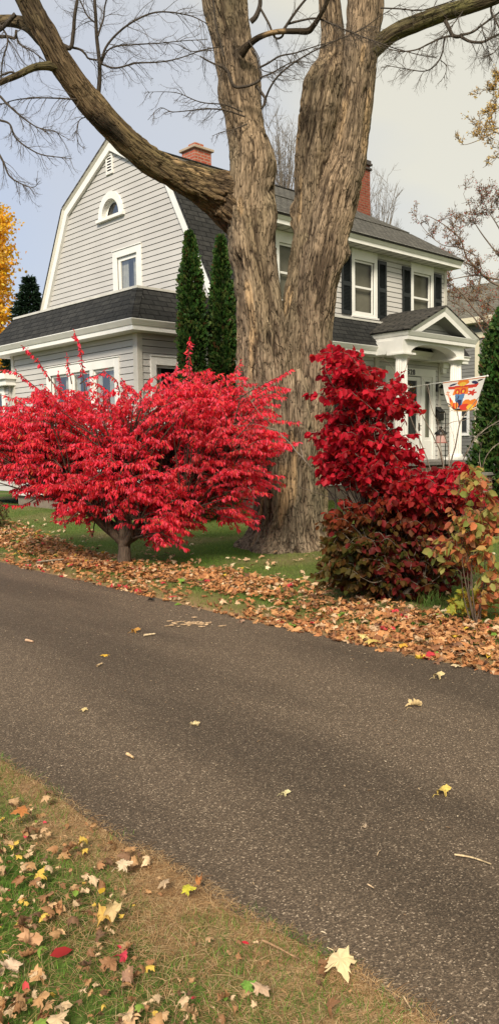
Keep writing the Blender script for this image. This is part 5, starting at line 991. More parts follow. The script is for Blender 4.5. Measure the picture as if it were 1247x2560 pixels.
# left edge shrub
lb = gnd(-8, 1330, .06); bush('small_shrub', 'small dull green and bronze shrub cut by the left edge', 'shrub', tuple(lb), [(-5, 1290, float(lb[1])), (-20, 1270, float(lb[1]))], [(-15, 1285, 38, 36)], float(lb[1]), .25, 60, .16, .03, .05, .024, [(.13, .11, .03), (.09, .10, .03), (.16, .07, .03)], None, 505, stemw=.012)

# ================================================================== EVERGREENS AND BACKGROUND TREES
def arbor(name, label, cx_, ptop, depth, rmax, seed, n=9000, zb=.1, prof=None, group=None, ln=.10, pal=((.030, .085, .014), (.05, .11, .018), (.022, .055, .012), (.08, .115, .025))):
    r = np.random.default_rng(seed); top = aty(cx_, ptop, depth); base = np.array([top[0], depth, zb]); H = top[2]-zb; o = thing(name, label, 'tree', tuple(base), 0, group)
    h = r.random(n)**.85; R = rmax*np.minimum(1, ((1-h)*2.6)**.75)*(.86+.14*np.sin(h*9)) ; a = r.uniform(0, 2*math.pi, n)
    lum = fbm(np.stack([np.cos(a)*2.2, np.sin(a)*2.2, h*H*2.2], 1), 2, seed); rad = R*(.78+.48*lum+.12*r.random(n)-.28*(r.random(n)**3)+.16*(r.random(n) < .12))
    c = np.stack([rad*np.cos(a), rad*np.sin(a), h*H], 1); outv = np.stack([np.cos(a), np.sin(a), 0*a], 1); d = unit(outv*.55+np.array([0, 0, .9])+r.normal(0, .35, (n, 3))); nn = unit(np.cross(d, np.array([0, 0, 1.]))+r.normal(0, .6, (n, 3)))
    k = len(pal); col = pick(pal, n, None, .2, r)*(1+.35*lum[:, None]); br = (r.random(n) < .03*(1+lum))[:, None]; col = np.where(br, np.array([[.10, .055, .02]]), col)
    tm = (np.array([(0, 0, 0), (.35, .22, .03), (.5, .08, 0), (.75, .26, .04), (1, 0, 0), (.72, -.25, .04), (.5, -.08, 0), (.3, -.24, .03)]), np.array([(0, 1, 2, 7), (7, 2, 6, 6)][:1]+[(2, 3, 4, 6), (4, 5, 6, 2), (0, 2, 6, 7)]))
    tm = (tm[0], np.array([(0, 1, 2, 7), (7, 2, 6, 0), (2, 3, 4, 6), (6, 2, 4, 5)]))
    v, f, ix = scatter(tm, c, d, nn, ln*(.7+.7*r.random(n)), ln*(.9+.6*r.random(n))); fastmesh('crown', v, f, M_ever, np.clip(col, .004, 1)[ix], o)
    m = MB(); m.tube([(0, 0, -.1), (.02, 0, H*.5), (0, 0, H*.93)], [.06, .04, .012], 8); m.build('trunk', plain(name+'_trunk', (.09, .06, .04), .9), o)
    t3 = Tubes()
    for i in range(90):
        hh = r.random()*.9; aa = r.uniform(0, 6.28); rr_ = rmax*min(1, ((1-hh)*2.6)**.75)*.8; t3.add(np.array([[0, 0, hh*H-.1], [rr_*.6*math.cos(aa), rr_*.6*math.sin(aa), hh*H], [rr_*math.cos(aa), rr_*math.sin(aa), hh*H+.15]]), [.01, .007, .003], 4, (.07, .045, .03))
    t3.build('branches', M_twig, o); return o
arbor('arborvitae', 'left and slightly taller of the two narrow arborvitae at the sunroom wall', 474, 586, 15.45, .33, 11, 9000, .14, group='narrow arborvitae beside the house')
arbor('arborvitae', 'right and broader of the two narrow arborvitae, partly behind the maple trunk', 551, 598, 15.75, .31, 12, 9500, .15, group='narrow arborvitae beside the house')
arbor('arborvitae', 'large dark green arborvitae cut by the right edge beside the porch', 1272, 752, 18.2, .80, 13, 16000, .2, ln=.12)
# spruce far left
def spruce(label, cx_, ptop, depth, rb_, seed):
    r = np.random.default_rng(seed); top = aty(cx_, ptop, depth); o = thing('spruce_tree', label, 'tree', (float(top[0]), depth, .2)); H = top[2]-.2; n = 11000; h = r.random(n)**.7
    h = .25+.75*h; lay = np.round(h*26)/26+r.normal(0, .006, n); R = rb_*(1-h)**.9*(.3+.8*r.random(n)**.5)+.05; a = r.uniform(0, 6.283, n); wob = 1+.35*vnoise(np.stack([np.cos(a)*2, np.sin(a)*2, lay*12], 1), seed)
    c = np.stack([R*wob*np.cos(a), R*wob*np.sin(a), lay*H+.12*R], 1); d = unit(np.stack([np.cos(a), np.sin(a), .15+0*a], 1)+r.normal(0, .4, (n, 3))); nn = np.tile([0, 0, 1.], (n, 1))+r.normal(0, .5, (n, 3))
    v, f, ix = scatter(T_OV, c, d, nn, r.uniform(.12, .3, n), r.uniform(.05, .09, n)); fastmesh('crown', v, f, M_ever, pick([(.020, .045, .022), (.03, .06, .03), (.015, .03, .018)], n, None, .2, r)[ix], o)
    m = MB(); m.tube([(0, 0, -.2), (0, 0, H*.97)], [.16, .02], 8); m.build('trunk', MATS['arborvitae_trunk'], o)
spruce('dark blue green spruce rising behind the left corner of the house', 74, 703, 36, 2.6, 3)
def crown_tree(name, label, trunk_px, blobs, depth, drad, n, lsz, pal, seed, cat='tree', wts=None, layers=True):
    r = np.random.default_rng(seed); B = gnd(*trunk_px, .2) if len(trunk_px) == 2 else aty(*trunk_px); B = np.array([aty(trunk_px[0], 1150, depth)[0], depth, .2]); o = thing(name, label, cat, tuple(B))
    pts, q, k = blobpts(blobs, n//22, depth, drad, r, .4); tb_ = Tubes()
    topz = pts[:, 2].max(); tb_.add(np.array([[0, 0, -.2], [.1, 0, (topz-.2)*.45], [0, 0, (topz-.2)*.95]]), [.28, .2, .03], 10, (.08, .06, .045))
    for i in range(0, len(pts), 2):
        e_ = pts[i]-B; s_ = np.array([.02, 0, max(1.2, e_[2]-.55*np.hypot(e_[0], e_[1])-.3)]); P, R, _ = smoothpath([s_, (s_+e_)/2+np.array([0, 0, .15])+r.normal(0, .1, 3), e_], [.05, .03, .01], 8); tb_.add(P, R, 4, (.09, .07, .05))
    tb_.build('branches', M_twig, o); c = np.repeat(pts, 22, 0)+r.normal(0, 1, (len(pts)*22, 3))*np.array([.32, .32, .11 if layers else .3])*(.8+lsz); m_ = len(c)
    d = unit(r.normal(0, 1, (m_, 3))+np.array([0, 0, -.5])); nn = r.normal(0, 1, (m_, 3)); v, f, ix = scatter(T_RD, c-B, d, nn, r.uniform(.6, 1.2, m_)*lsz, r.uniform(.6, 1, m_)*lsz); fastmesh('foliage', v, f, M_leaf, pick(pal, m_, wts, .15, r)[ix], o); return o
crown_tree('maple_tree', 'golden yellow maple far behind the house at the left edge', (-45, 1150), [(-20, 560, 50, 55), (-25, 660, 55, 70), (-30, 760, 55, 70), (-20, 850, 40, 60), (0, 900, 30, 40), (-60, 700, 60, 150)], 40, 1.6, 15000, .16, [(.92, .52, .03), (.95, .62, .07), (.85, .40, .03), (.90, .58, .12), (.6, .34, .04)], 21)
# bare trees behind the roof
def bare(label, cx_, ptop, depth, spread, seed, col=(.20, .17, .14)):
    r = np.random.default_rng(seed); top = aty(cx_, ptop, depth); B = np.array([top[0], depth, .2]); o = thing('bare_tree', label, 'tree', tuple(B)); H = top[2]-.2; t_ = Tubes(); t_.add(np.array([[0, 0, -.2], [.1, 0, H*.4], [0, 0, H*.8]]), [.16, .10, .03], 8, col)
    for i in range(70):
        z0 = H*r.uniform(.3, .75); a = r.uniform(0, 6.283); st = np.array([0, 0, z0]); e_ = np.array([math.cos(a)*spread*r.uniform(.2, 1), math.sin(a)*spread*.6, min(H*1.0, z0+H*r.uniform(.15, .45))]); P, R, _ = smoothpath([st, st*.5+e_*.5+np.array([0, 0, -.1]), e_], [.035, .02, .008], 10); P = P+fbm(P*1.5, 2, i)[:, None]*.08; t_.add(P, R, 4, col)
        for j in range(6):
            p = P[r.integers(3, 10)]; v = unit(np.array([r.normal(0, .5), r.normal(0, .4), 1.])); l = r.uniform(.3, 1.1); Q = np.array([p+v*l*k_/4+r.normal(0, .02, 3) for k_ in range(5)]); t_.add(Q, np.linspace(.011, .005, 5), 3, col)
            for q_ in range(3): v2 = unit(v+r.normal(0, .5, 3)); t_.add(np.array([Q[2], Q[2]+v2*.2, Q[2]+v2*.42+np.array([0, 0, .04])]), [.007, .005, .004], 3, col)
    t_.build('branches', M_twig, o)
bare('pale leafless tree seen in the gap between the two big maple trunks', 708, 325, 34, 1.0, 31); bare('pale leafless tree just right of the dark brick chimney', 938, 455, 42, 1.5, 32)
# sparse trees on the right
def sparse(name, label, base_px, paths, depth, seed, lcol, lsz, tl, nt_, dens, bark=(.07, .05, .035), w0=10, bias=(0, 0, .3)):
    r = np.random.default_rng(seed); B = np.array([aty(base_px, 1150, depth)[0], depth, .2]); o = thing(name, label, 'tree', tuple(B)); t_ = Tubes(); cs = []
    first = aty(*paths[0][0][0], depth); Pt, Rt, _ = smoothpath([B+np.array([0, 0, -.2]), B+np.array([.1, 0, (first[2]-.2)*.5]), first], [.16, .13, .08], 16); t_.add(Pt-B, Rt, 8, bark)
    def grow(P, nt__, tl_, g):
        d = unit(np.gradient(P, axis=0)); m_ = len(P)
        for k_ in range(nt__):
            i = int(r.uniform(.12, 1)*(m_-1)); v = unit(d[i]*.6+r.normal(0, .8, 3)*np.array([1, .8, 1])+np.array(bias)); l = tl_*r.uniform(.4, 1.3); q = [P[i]]
            for s_ in range(7): v = unit(v+r.normal(0, .22, 3)+np.array([0, 0, .05])); q.append(q[-1]+v*l/7)
            q = np.array(q); t_.add(q-B, np.linspace(.010 if g else .006, .004 if g else .003, len(q)), 4 if g else 3, bark)
            if r.random() < dens: nn_ = r.integers(2, 8); cs.append(q[r.integers(2, len(q), nn_)]+r.normal(0, .03, (nn_, 3)))
            if g: grow(q, 5, tl_*.5, g-1)
    for pts, a0, a1, dd in paths:
        P = np.array([aty(x, y, depth+dd*i_/(len(pts)-1)) for i_, (x, y) in enumerate(pts)]); P, _, _ = smoothpath(P, np.ones(len(pts)), len(pts)*6); t_.add(P-B, np.linspace(pxw(a0, depth)/2, pxw(a1, depth)/2, len(P))*.72, 6, bark); grow(P, nt_, tl, 2)
    t_.build('branches', M_twig, o); c = np.vstack(cs); m_ = len(c); v, f, ix = scatter(T_OV, c-B, unit(r.normal(0, 1, (m_, 3))+np.array([0, 0, -.8])), r.normal(0, 1, (m_, 3)), r.uniform(.7, 1.3, m_)*lsz, r.uniform(.4, .6, m_)*lsz*1.2)
    fastmesh('foliage', v, f, M_leaf, pick(lcol, m_, None, .2, r)[ix], o); return o
sparse('crabapple_tree', 'twisted dark branched tree with sparse brown and red leaves right of the house', 1330,
       [([(1290, 860), (1240, 830), (1190, 780), (1150, 730), (1110, 700)], 12, 3, -.4), ([(1260, 720), (1220, 700), (1180, 660), (1165, 645), (1150, 600), (1120, 570), (1080, 545), (1060, 538)], 9, 2, .5), ([(1250, 700), (1210, 690), (1180, 665), (1140, 650), (1100, 655)], 8, 2, 0), ([(1262, 660), (1230, 620), (1200, 580), (1180, 545), (1172, 510)], 7, 2, .6), ([(1262, 600), (1240, 560), (1215, 520), (1205, 490)], 6, 2, .3), ([(1200, 735), (1195, 715), (1198, 690), (1170, 690), (1120, 700)], 8, 2, 0), ([(1262, 900), (1220, 850), (1180, 790), (1140, 760), (1118, 750)], 8, 2, -.3), ([(1255, 790), (1225, 765), (1190, 750), (1150, 745), (1120, 740)], 6, 2, .2), ([(1262, 540), (1245, 520), (1235, 500)], 4, 2, 0), ([(1190, 640), (1150, 620), (1105, 612), (1070, 585), (1050, 560)], 4, 1.5, .8)],
       25, 41, [(.30, .15, .07), (.36, .20, .09), (.16, .10, .06), (.42, .26, .09), (.55, .08, .05)], .05, .75, 6, .6, bark=(.17, .13, .10))
sparse('maple_tree', 'tall sparse tree with pale yellow leaves at the upper right edge', 1420,
       [([(1320, 520), (1290, 420), (1247, 335), (1210, 345), (1170, 360), (1150, 362)], 10, 1.5, 0), ([(1300, 440), (1262, 370), (1235, 400), (1205, 420)], 5, 1, 0), ([(1300, 330), (1255, 320), (1215, 325), (1180, 322)], 6, 1.2, 0), ([(1300, 260), (1262, 262), (1225, 282), (1200, 290)], 5, 1.2, 0), ([(1290, 215), (1250, 222), (1215, 225), (1198, 222)], 5, 1.2, 0), ([(1290, 180), (1262, 200), (1235, 203)], 5, 1.2, 0)],
       23, 42, [(.75, .48, .10), (.80, .58, .18), (.55, .32, .08)], .055, .42, 8, .28, bark=(.20, .15, .10), bias=(-.2, 0, .25))

# ================================================================== NEIGHBOUR HOUSE
nb = thing('house', 'grey neighbouring house with cream trim and brown shingle roof behind the crabapple tree', 'house', tuple(HA), RZ)
S0 = 20.0; Wn = ws(S0); m = MB(); siding(m, Wn, .2, 6.3, lambda z: (-6, 9), [(3.3, 4.35, 3.9, 5.35), (5.2, 5.9, 2.0, 3.3)], step=.14)
m.poly([(S0, -6, .2), (30, -6, .2), (30, -6, 6.3), (S0, -6, 6.3)]); m.poly([(S0, 9, .2), (30, 9, .2), (30, 9, 6.3), (S0, 9, 6.3)]); m.build('wall', [M_nwall, M_slot], nb, recalc=False)
m = MB(); e0, rz_ = S0-.45, 8.9; L1 = math.hypot(5.4, rz_-6.5)
m.poly([(e0, -6.4, 6.5), (e0, 9.4, 6.5), (25, 9.4, rz_), (25, -6.4, rz_)], 0, [(0, 0), (15.8, 0), (15.8, L1), (0, L1)]); m.poly([(30.4, -6.4, 6.5), (30.4, 9.4, 6.5), (25, 9.4, rz_), (25, -6.4, rz_)], 0, [(0, 0), (15.8, 0), (15.8, L1), (0, L1)])
rf = m.build('roof', M_nroof, nb, recalc=False)
m = MB(); m.box(e0-.03, e0+.0, -6.4, 9.4, 6.28, 6.50); m.box(e0, S0, -6.4, 9.4, 6.28, 6.30); m.box(S0-.06, S0-.02, -6, 9, 5.72, 5.95); m.build('eave_trim', M_cream, nb)
m = MB(); 
for y_ in (9.38,): m.poly([(e0, y_, 6.3), (e0, y_, 6.55), (25, y_, rz_+.05), (25, y_, rz_-.25)]); m.poly([(30.4, y_, 6.3), (30.4, y_, 6.55), (25, y_, rz_+.05), (25, y_, rz_-.25)])
m.poly([(S0, 9, 6.3), (30, 9, 6.3), (25, 9, 8.8)]); m.build('gable_end', M_cream, nb, recalc=False)
m = MB(); m.poly([(e0+.6, 3.6, 6.8), (e0+.6, 1.4, 8.4), (e0+.6, -.8, 6.8)]); m.build('cross_gable', M_nwall, nb, recalc=False)
m = MB()
for (a_, b_) in (((3.75, 6.7), (1.4, 8.45)), ((-.95, 6.7), (1.4, 8.45))): m.poly([(e0+.5, a_[0], a_[1]), (e0+.5, b_[0], b_[1]), (e0+.5, b_[0], b_[1]+.28), (e0+.5, a_[0]+(.1 if a_[0] > 1 else -.1), a_[1]+.22)]); m.poly([(e0+.5, a_[0], a_[1]+.22), (e0+.5, b_[0], b_[1]+.26), (25, b_[0], b_[1]+.26), (e0+1.2, a_[0], a_[1]+.26)])
m.build('gable_rake', M_cream, nb, recalc=False)
window(Wn, 3.25, 4.40, 3.8, 5.45, head=.16, side=.12, dark=M_dark, parent=nb); window(Wn, 5.15, 5.95, 1.9, 3.4, head=.12, side=.1, dark=M_dark, parent=nb)
m = MB(); m.box(4.72, 4.90, S0-.05, S0, 0, 1, 0, lambda a_, b_, c_: (b_, a_, .3+5.4*c_)); m.build('corner_board', M_cream, nb)

# ================================================================== LEAVES AND GRASS ON THE GROUND
rl = np.random.default_rng(606)
up_px = [(-260, 1300), (0, 1322), (120, 1352), (210, 1380), (300, 1398), (420, 1408), (560, 1425), (680, 1448), (800, 1462), (900, 1492), (1000, 1520), (1120, 1545), (1260, 1560), (1500, 1600)]
ub = np.array([gnd(x, y, .03) for x, y in up_px]); ut = ub[:, 0]*D_[0]+ub[:, 1]*D_[1]; un = nperp(ub[:, 0], ub[:, 1]); od = np.argsort(ut)
def upper(t): return np.interp(t, ut[od], un[od])
def tn2xy(t, n): return D_[0]*t+Np[0]*n, D_[1]*t+Np[1]*n
pal_l = [(.46, .20, .075), (.54, .28, .12), (.28, .12, .055), (.62, .42, .25), (.37, .155, .065), (.50, .245, .10), (.18, .09, .05)]
N1 = 13500; t_ = rl.uniform(-3, 15, N1); wdt = upper(t_)-fard(t_); nfr = rl.random(N1); nl_ = fard(t_)-.05+(wdt+.10)*nfr; edge = rl.normal(0, .10, N1); nl_ = nl_+edge*(nfr > .85)
px_f = fbm(np.stack([t_*1.1, nl_*1.6, 0*t_], 1), 2, 7); keep = np.ones(N1, bool)
# thin strip of grass showing between the drive and the heap on the left half
strip = (t_ > 5.6) & (nfr < .42) & (px_f+rl.normal(0, .15, N1) > -.30); keep &= ~(strip & (rl.random(N1) < .72)); keep &= ~((t_ > 4.3) & (px_f > .25) & (rl.random(N1) < .5))
t_, nl_ = t_[keep], nl_[keep]; x_, y_ = tn2xy(t_, nl_); z_ = zg(x_, y_)+rl.uniform(.004, .034, len(x_))*np.clip((nl_-fard(t_))/.25, .25, 1)
nr = unit(rl.normal(0, .32, (len(x_), 3))+np.array([0, 0, 1.])); sz = rl.uniform(.045, .09, len(x_))*np.where(rl.random(len(x_)) < .3, .6, 1); clr = pick(pal_l, len(x_), [3, 3, 2, 2.2, 2, 2, 1], .15, rl)
ye = rl.random(len(x_)) < .012; clr[ye] = (.62, .42, .05); re_ = rl.random(len(x_)) < (.012+.07*(x_ < 0)*(nl_-fard(t_) < .25)); clr[re_] = (.55, .05, .06); gr_ = rl.random(len(x_)) < .008; clr[gr_] = (.16, .28, .04)
kind(mscatter('leaf_litter', np.stack([x_, y_, z_], 1), nr, sz, clr, seed=8, tset=MT[:6]), 'stuff')['label'] = 'brown fallen maple leaves heaped along the far side of the driveway'
# scattered leaves on the lawn
n = 260; t_ = rl.uniform(-2, 15, n); nl_ = upper(t_)+rl.exponential(.9, n); x_, y_ = tn2xy(t_, nl_); ok = (y_ < 18); x_, y_ = x_[ok], y_[ok]
lw = mscatter('lawn_leaves', np.stack([x_, y_, zg(x_, y_)+.025], 1), unit(rl.normal(0, .25, (len(x_), 3))+np.array([0, 0, 1.])), rl.uniform(.05, .10, len(x_)), pick([(.60, .42, .25), (.50, .30, .16), (.68, .55, .35)], len(x_), None, .1, rl), seed=9); kind(lw, 'stuff')['label'] = 'scattered dry leaves lying on the lawn'
# grass
def blades(name, x, y, h, lean, wdt_, cols, seed, segs=2, flat=False):
    r = np.random.default_rng(seed); n = len(x); z = zg(x, y)-.003; a = r.uniform(0, 2*math.pi, n); dv = np.stack([np.cos(a), np.sin(a), 0*a], 1); w_ = np.stack([-np.sin(a+r.normal(0, .5, n)), np.cos(a), 0*a], 1)*(wdt_/2)[:, None]; b = np.stack([x, y, z], 1)
    V = [];
    for s in range(segs+1):
        f = s/segs; p = b+dv*(lean*f**1.7)[:, None]+np.array([0, 0, 1.])*(h*(f-.25*f*f if not flat else math.sin(math.pi*min(f, .95))*.9+.1))[:, None]; k = 1-.85*f if not flat else 1-.4*f; V += [p-w_*k, p+w_*k]
    V = np.stack(V, 1); k = 2*(segs+1); F = np.concatenate([np.array([[2*s, 2*s+1, 2*s+3, 2*s+2]])[None]+(np.arange(n)*k)[:, None, None] for s in range(segs)], 1).reshape(-1, 4)
    return fastmesh(name, V.reshape(-1, 3), F, M_blade, np.clip(np.repeat(cols, k, 0), .003, 1))
n = 120000; x_ = rl.uniform(-7.5, 5.5, n); y_ = 7.0+13*rl.random(n)**1.3; nn_ = nperp(x_, y_); td = x_*D_[0]+y_*D_[1]; ok = (nn_ > fard(td)+.05) & (y_ < 20) & (np.abs(x_) < y_*.36+.6); x_, y_ = x_[ok], y_[ok]
g_ = fbm(np.stack([x_*.7, y_*.7, 0*x_], 1), 3, 12)[:, None]; lush = np.clip(.55+g_*1.1-.10*(x_[:, None] > -.8), 0, 1)
colg = (np.array([.115, .225, .024])*lush+np.array([.20, .19, .055])*(1-lush))*(1+rl.normal(0, .22, (len(x_), 1)))
kind(blades('grass', x_, y_, rl.uniform(.02, .05, len(x_)), rl.uniform(.01, .04, len(x_)), rl.uniform(.004, .008, len(x_)), colg, 1, 1), 'stuff')['label'] = 'mown green and straw coloured grass of the front lawn'
# foreground verge
n = 70000; t_ = rl.uniform(.4, 4.6, n); nv = 1.80-rl.random(n)*1.55; x_, y_ = tn2xy(t_, nv); ok = (y_ > 1.3) & (np.abs(x_) < y_*.36+.4); t_, nv, x_, y_ = t_[ok], nv[ok], x_[ok], y_[ok]
gm = fbm(np.stack([x_*3.2, y_*3.2, 0*x_], 1), 3, 19)+.50*(np.interp(t_, tt, near)-nv)*1.15-.12+.25*(t_ > 3.2); gsel = gm+rl.normal(0, .12, len(x_)) > .0
xs_, ys_ = x_[gsel], y_[gsel]; cg = pick([(.085, .20, .02), (.13, .26, .03), (.055, .13, .015), (.22, .22, .06)], len(xs_), [3, 2, 2, 1], .2, rl)
kind(blades('verge_grass', xs_, ys_, rl.uniform(.015, .045, len(xs_)), rl.uniform(.01, .045, len(xs_)), rl.uniform(.0015, .0028, len(xs_)), cg, 2, 3), 'stuff')['label'] = 'patchy green grass on the near verge'
n = 52000; t_ = rl.uniform(.4, 4.6, n); nv = np.interp(t_, tt, near)+.03-rl.exponential(.26, n); x_, y_ = tn2xy(t_, nv); ok = (y_ > 1.3) & (nv > .1) & (np.abs(x_) < y_*.36+.4); x_, y_, t_, nv = x_[ok], y_[ok], t_[ok], nv[ok]
sparse_far = (t_ > 2.6) & (rl.random(len(t_)) < .6); x_, y_ = x_[~sparse_far], y_[~sparse_far]; gr0 = (fbm(np.stack([x_*3.2, y_*3.2, 0*x_], 1), 3, 19)-.12+.5*(1.72-nperp(x_, y_))*1.15 > .1) & (rl.random(len(x_)) < .7); x_, y_ = x_[~gr0], y_[~gr0]; L_ = len(x_)
kind(blades('dead_straw', x_, y_, rl.uniform(.004, .018, L_), rl.uniform(.03, .11, L_), rl.uniform(.001, .0022, L_), pick([(.40, .24, .115), (.48, .31, .15), (.28, .16, .075), (.56, .40, .22)], L_, None, .2, rl), 3, 3, True), 'stuff')['label'] = 'dead tan grass straw along the near edge of the driveway'
# crumbled leaves in the near verge
n = 10500; t_ = rl.uniform(.3, 4.8, n); nv = 1.72-rl.random(n)**.75*1.5; x_, y_ = tn2xy(t_, nv); pr = .12+.75*np.clip((1.72-nv)/1.1, 0, 1)**1.1+.75*fbm(np.stack([x_*3.5, y_*3.5, 0*x_], 1), 2, 5); ok = (rl.random(n) < pr) & (y_ > 1.3) & (np.abs(x_) < y_*.36+.4); x_, y_ = x_[ok], y_[ok]; L_ = len(x_)
cl = pick([(.42, .24, .11), (.50, .32, .17), (.28, .14, .065), (.36, .185, .085), (.60, .43, .26), (.18, .10, .055)], L_, None, .12, rl); rd = rl.random(L_); cl[rd < .02] = (.55, .05, .08); cl[(rd > .02) & (rd < .05)] = (.20, .30, .05); cl[(rd > .05) & (rd < .09)] = (.62, .42, .08)
kind(mscatter('verge_leaves', np.stack([x_, y_, zg(x_, y_)+rl.uniform(.014, .04, L_)], 1), unit(rl.normal(0, .5, (L_, 3))+np.array([0, -.1, 1.])), np.where(rl.random(L_) < .72, rl.uniform(.010, .028, L_), rl.uniform(.03, .06, L_)), cl, seed=14, tset=MT[2:]), 'stuff')['label'] = 'crumbled brown and tan leaves lying in the near grass'
# pale crumbs on the drive
n = 900; t_ = rl.uniform(-1, 13, n); fr = rl.random(n); fr = np.where(rl.random(n) < .4, 1-(1-fr)*.15, fr); nl_ = 1.8*(1-fr)+fard(t_)*fr; x_, y_ = tn2xy(t_, nl_)
v, f, ix = scatter(T_OV, np.stack([x_, y_, np.full(n, .022)], 1), np.stack([np.cos(t_*99), np.sin(t_*99), 0*t_], 1), np.tile([0, 0, 1.], (n, 1)), rl.uniform(.008, .026, n), rl.uniform(.004, .010, n))
kind(fastmesh('driveway_crumbs', v, f, M_dry, pick([(.45, .33, .20), (.55, .45, .32), (.25, .16, .09)], n, None, .15, rl)[ix]), 'stuff')['label'] = 'tiny leaf crumbs and bits of bark scattered on the asphalt'

# single leaves one can point at
YL, PT_, OR_, RD_, GN_, TN_ = (.78, .56, .20), (.80, .66, .38), (.72, .36, .07), (.55, .03, .04), (.22, .36, .06), (.62, .42, .26)
def oneleaf(px, py, wpx, col, label, tv=2, yaw=0., z=.02, tilt=(0, 0), stem=True, group=None, tmpl=None):
    p = gnd(px, py, z); dist = float(np.linalg.norm(p-EYE)); s_ = pxw(wpx, dist)*(.68 if tmpl is None else .95); root = thing('fallen_leaf', label, 'leaf', tuple(p), 0, group)
    tm = tmpl or MT[tv]; a = math.radians(yaw); d = np.array([[math.cos(a), math.sin(a), 0]]); nn = unit(np.array([[tilt[0], tilt[1], 1.]])); d = d-nn*(d*nn).sum(); v, f, ix = scatter(tm, np.zeros((1, 3)), d, nn, np.array([s_]), np.array([s_]))
    v[:, 2] -= v[:, 2].min()-.002+z*0; rr = np.random.default_rng(int(px)); cc = np.array(col)*.86*(.8+.3*rr.random((len(v), 1))); root.location.z = z-.012+.004
    fastmesh('leaf_blade', v, f, M_dry, np.clip(cc, 0, 1), root)
    if stem:
        t9 = Tubes(); e_ = -unit(d)[0]; q = np.array([e_*s_*.28+[0, 0, .006], e_*s_*.6+[0, 0, .012], e_*s_*.85+np.array([-e_[1], e_[0], 0])*s_*.15+[0, 0, .004]]); t9.add(q, [.0016, .0013, .0012], 5, np.array(col)*.7); t9.build('leaf_stem', M_twig, root)
    return root
GL = 'single leaves lying on the driveway'
oneleaf(850, 2418, 96, (.86, .68, .38), 'big pale yellow maple leaf on the near driveway edge at the bottom of the photo', 2, -75, .03, (0, -.35))
oneleaf(1106, 1984, 56, (.82, .60, .16), 'yellow folded maple leaf on the right side of the driveway', 3, 20, group=GL)
oneleaf(712, 1985, 34, (.80, .70, .38), 'small pale leaf alone in the middle of the driveway', 3, 10, group=GL)
oneleaf(488, 1811, 38, (.82, .66, .36), 'curled cream leaf in the centre left of the driveway', 5, -60, group=GL)
oneleaf(209, 1776, 30, (.80, .62, .30), 'small three pointed cream leaf on the left of the driveway', 2, -80, group=GL)
oneleaf(261, 1639, 27, (.84, .50, .06), 'small golden yellow leaf with curved stem on the far left asphalt', 1, 200, group=GL)
oneleaf(1036, 1766, 54, (.76, .56, .28), 'tan curled leaf with sharp lobes below the pair of leaves at the right', 4, 30, group=GL)
oneleaf(1094, 1694, 44, (.82, .64, .32), 'pale yellow curled leaf near the right end of the leaf heap', 3, 15, group=GL)
oneleaf(1139, 1666, 28, (.80, .64, .38), 'small pale leaf touching the edge of the leaf heap at right', 2, 160, group=GL)
oneleaf(930, 1606, 50, (.84, .62, .18), 'bright yellow leaf lying on the rim of the leaf heap', 1, 100, .03, group=GL)
oneleaf(905, 1594, 40, (.82, .62, .24), 'pale yellow leaf just left of the brightest leaf on the heap rim', 2, 40, .03)
oneleaf(1003, 1618, 40, (.76, .42, .06), 'orange yellow leaf on the heap rim under the salmon shrub', 2, 250, .03)
oneleaf(697, 1551, 30, (.80, .64, .36), 'cream leaf at the drive edge below the maple trunk', 2, 0, .02)
oneleaf(603, 1555, 22, (.50, .30, .20), 'small brown leaf on the asphalt left of the cream leaf', 3, 10, group=GL)
oneleaf(910, 2063, 30, (.60, .46, .32), 'crumpled beige leaf scrap on the right half of the driveway', 5, 50, group=GL)
oneleaf(378, 1501, 26, (.035, .03, .025), 'dark blackish curled leaf on the far asphalt', 4, 10, group=GL)
oneleaf(338, 1580, 34, (.62, .32, .08), 'orange brown leaf scrap on the far left asphalt', 3, 20, group=GL)
oneleaf(285, 2285, 78, (.78, .58, .30), 'large cream curled leaf on top of a yellow one in the near grass', 4, -70, .075, (.1, -.4))
oneleaf(262, 2300, 74, (.74, .46, .12), 'ochre leaf under the large cream leaf in the near grass', 3, -110, .065, (-.1, -.2))
oneleaf(310, 2168, 50, (.78, .60, .40), 'pale tan maple leaf in the straw beside the drive', 1, 20, .07, (.1, -.3))
oneleaf(52, 2032, 52, (.52, .20, .06), 'rust orange maple leaf in the grass at the left', 1, -150, .085, (0, -.2))
oneleaf(125, 2386, 52, (.32, .02, .02), 'dark red oval leaf in the grass at the lower left', yaw=25, z=.08, tilt=(.1, -.3), stem=False, tmpl=T_NR)
oneleaf(500, 2200, 44, (.55, .24, .09), 'curled orange brown leaf standing at the drive edge', 5, 40, .05, (-.4, -.3))
oneleaf(604, 2350, 20, (.70, .03, .05), 'small crimson leaf on the straw near the drive edge', yaw=-30, z=.07, stem=False, tmpl=T_NR)
oneleaf(620, 2466, 46, (.20, .36, .06), 'green lobed weed leaf on the straw', 1, 30, .075, (0, -.2), stem=False)
oneleaf(564, 2482, 22, (.18, .34, .05), 'small round green leaf on the straw left of the lobed one', yaw=-90, z=.07, stem=False, tmpl=T_NR)
oneleaf(66, 2478, 30, (.66, .08, .08), 'pinkish red leaf among curled tan leaves in the lower left corner', yaw=110, z=.08, tilt=(.2, -.4), stem=False, tmpl=T_NR)
oneleaf(655, 2478, 60, (.58, .40, .26), 'dry brown leaf right of the green weed leaves', 3, -60, .07, (0, -.2))
oneleaf(462, 2505, 44, (.74, .54, .34), 'light tan curled leaf at the bottom edge of the photo', 4, -90, .075, (0, -.3))
oneleaf(30, 2420, 70, (.72, .54, .38), 'cream curled leaf at the left edge near the bottom', 5, -60, .085, (.2, -.3))
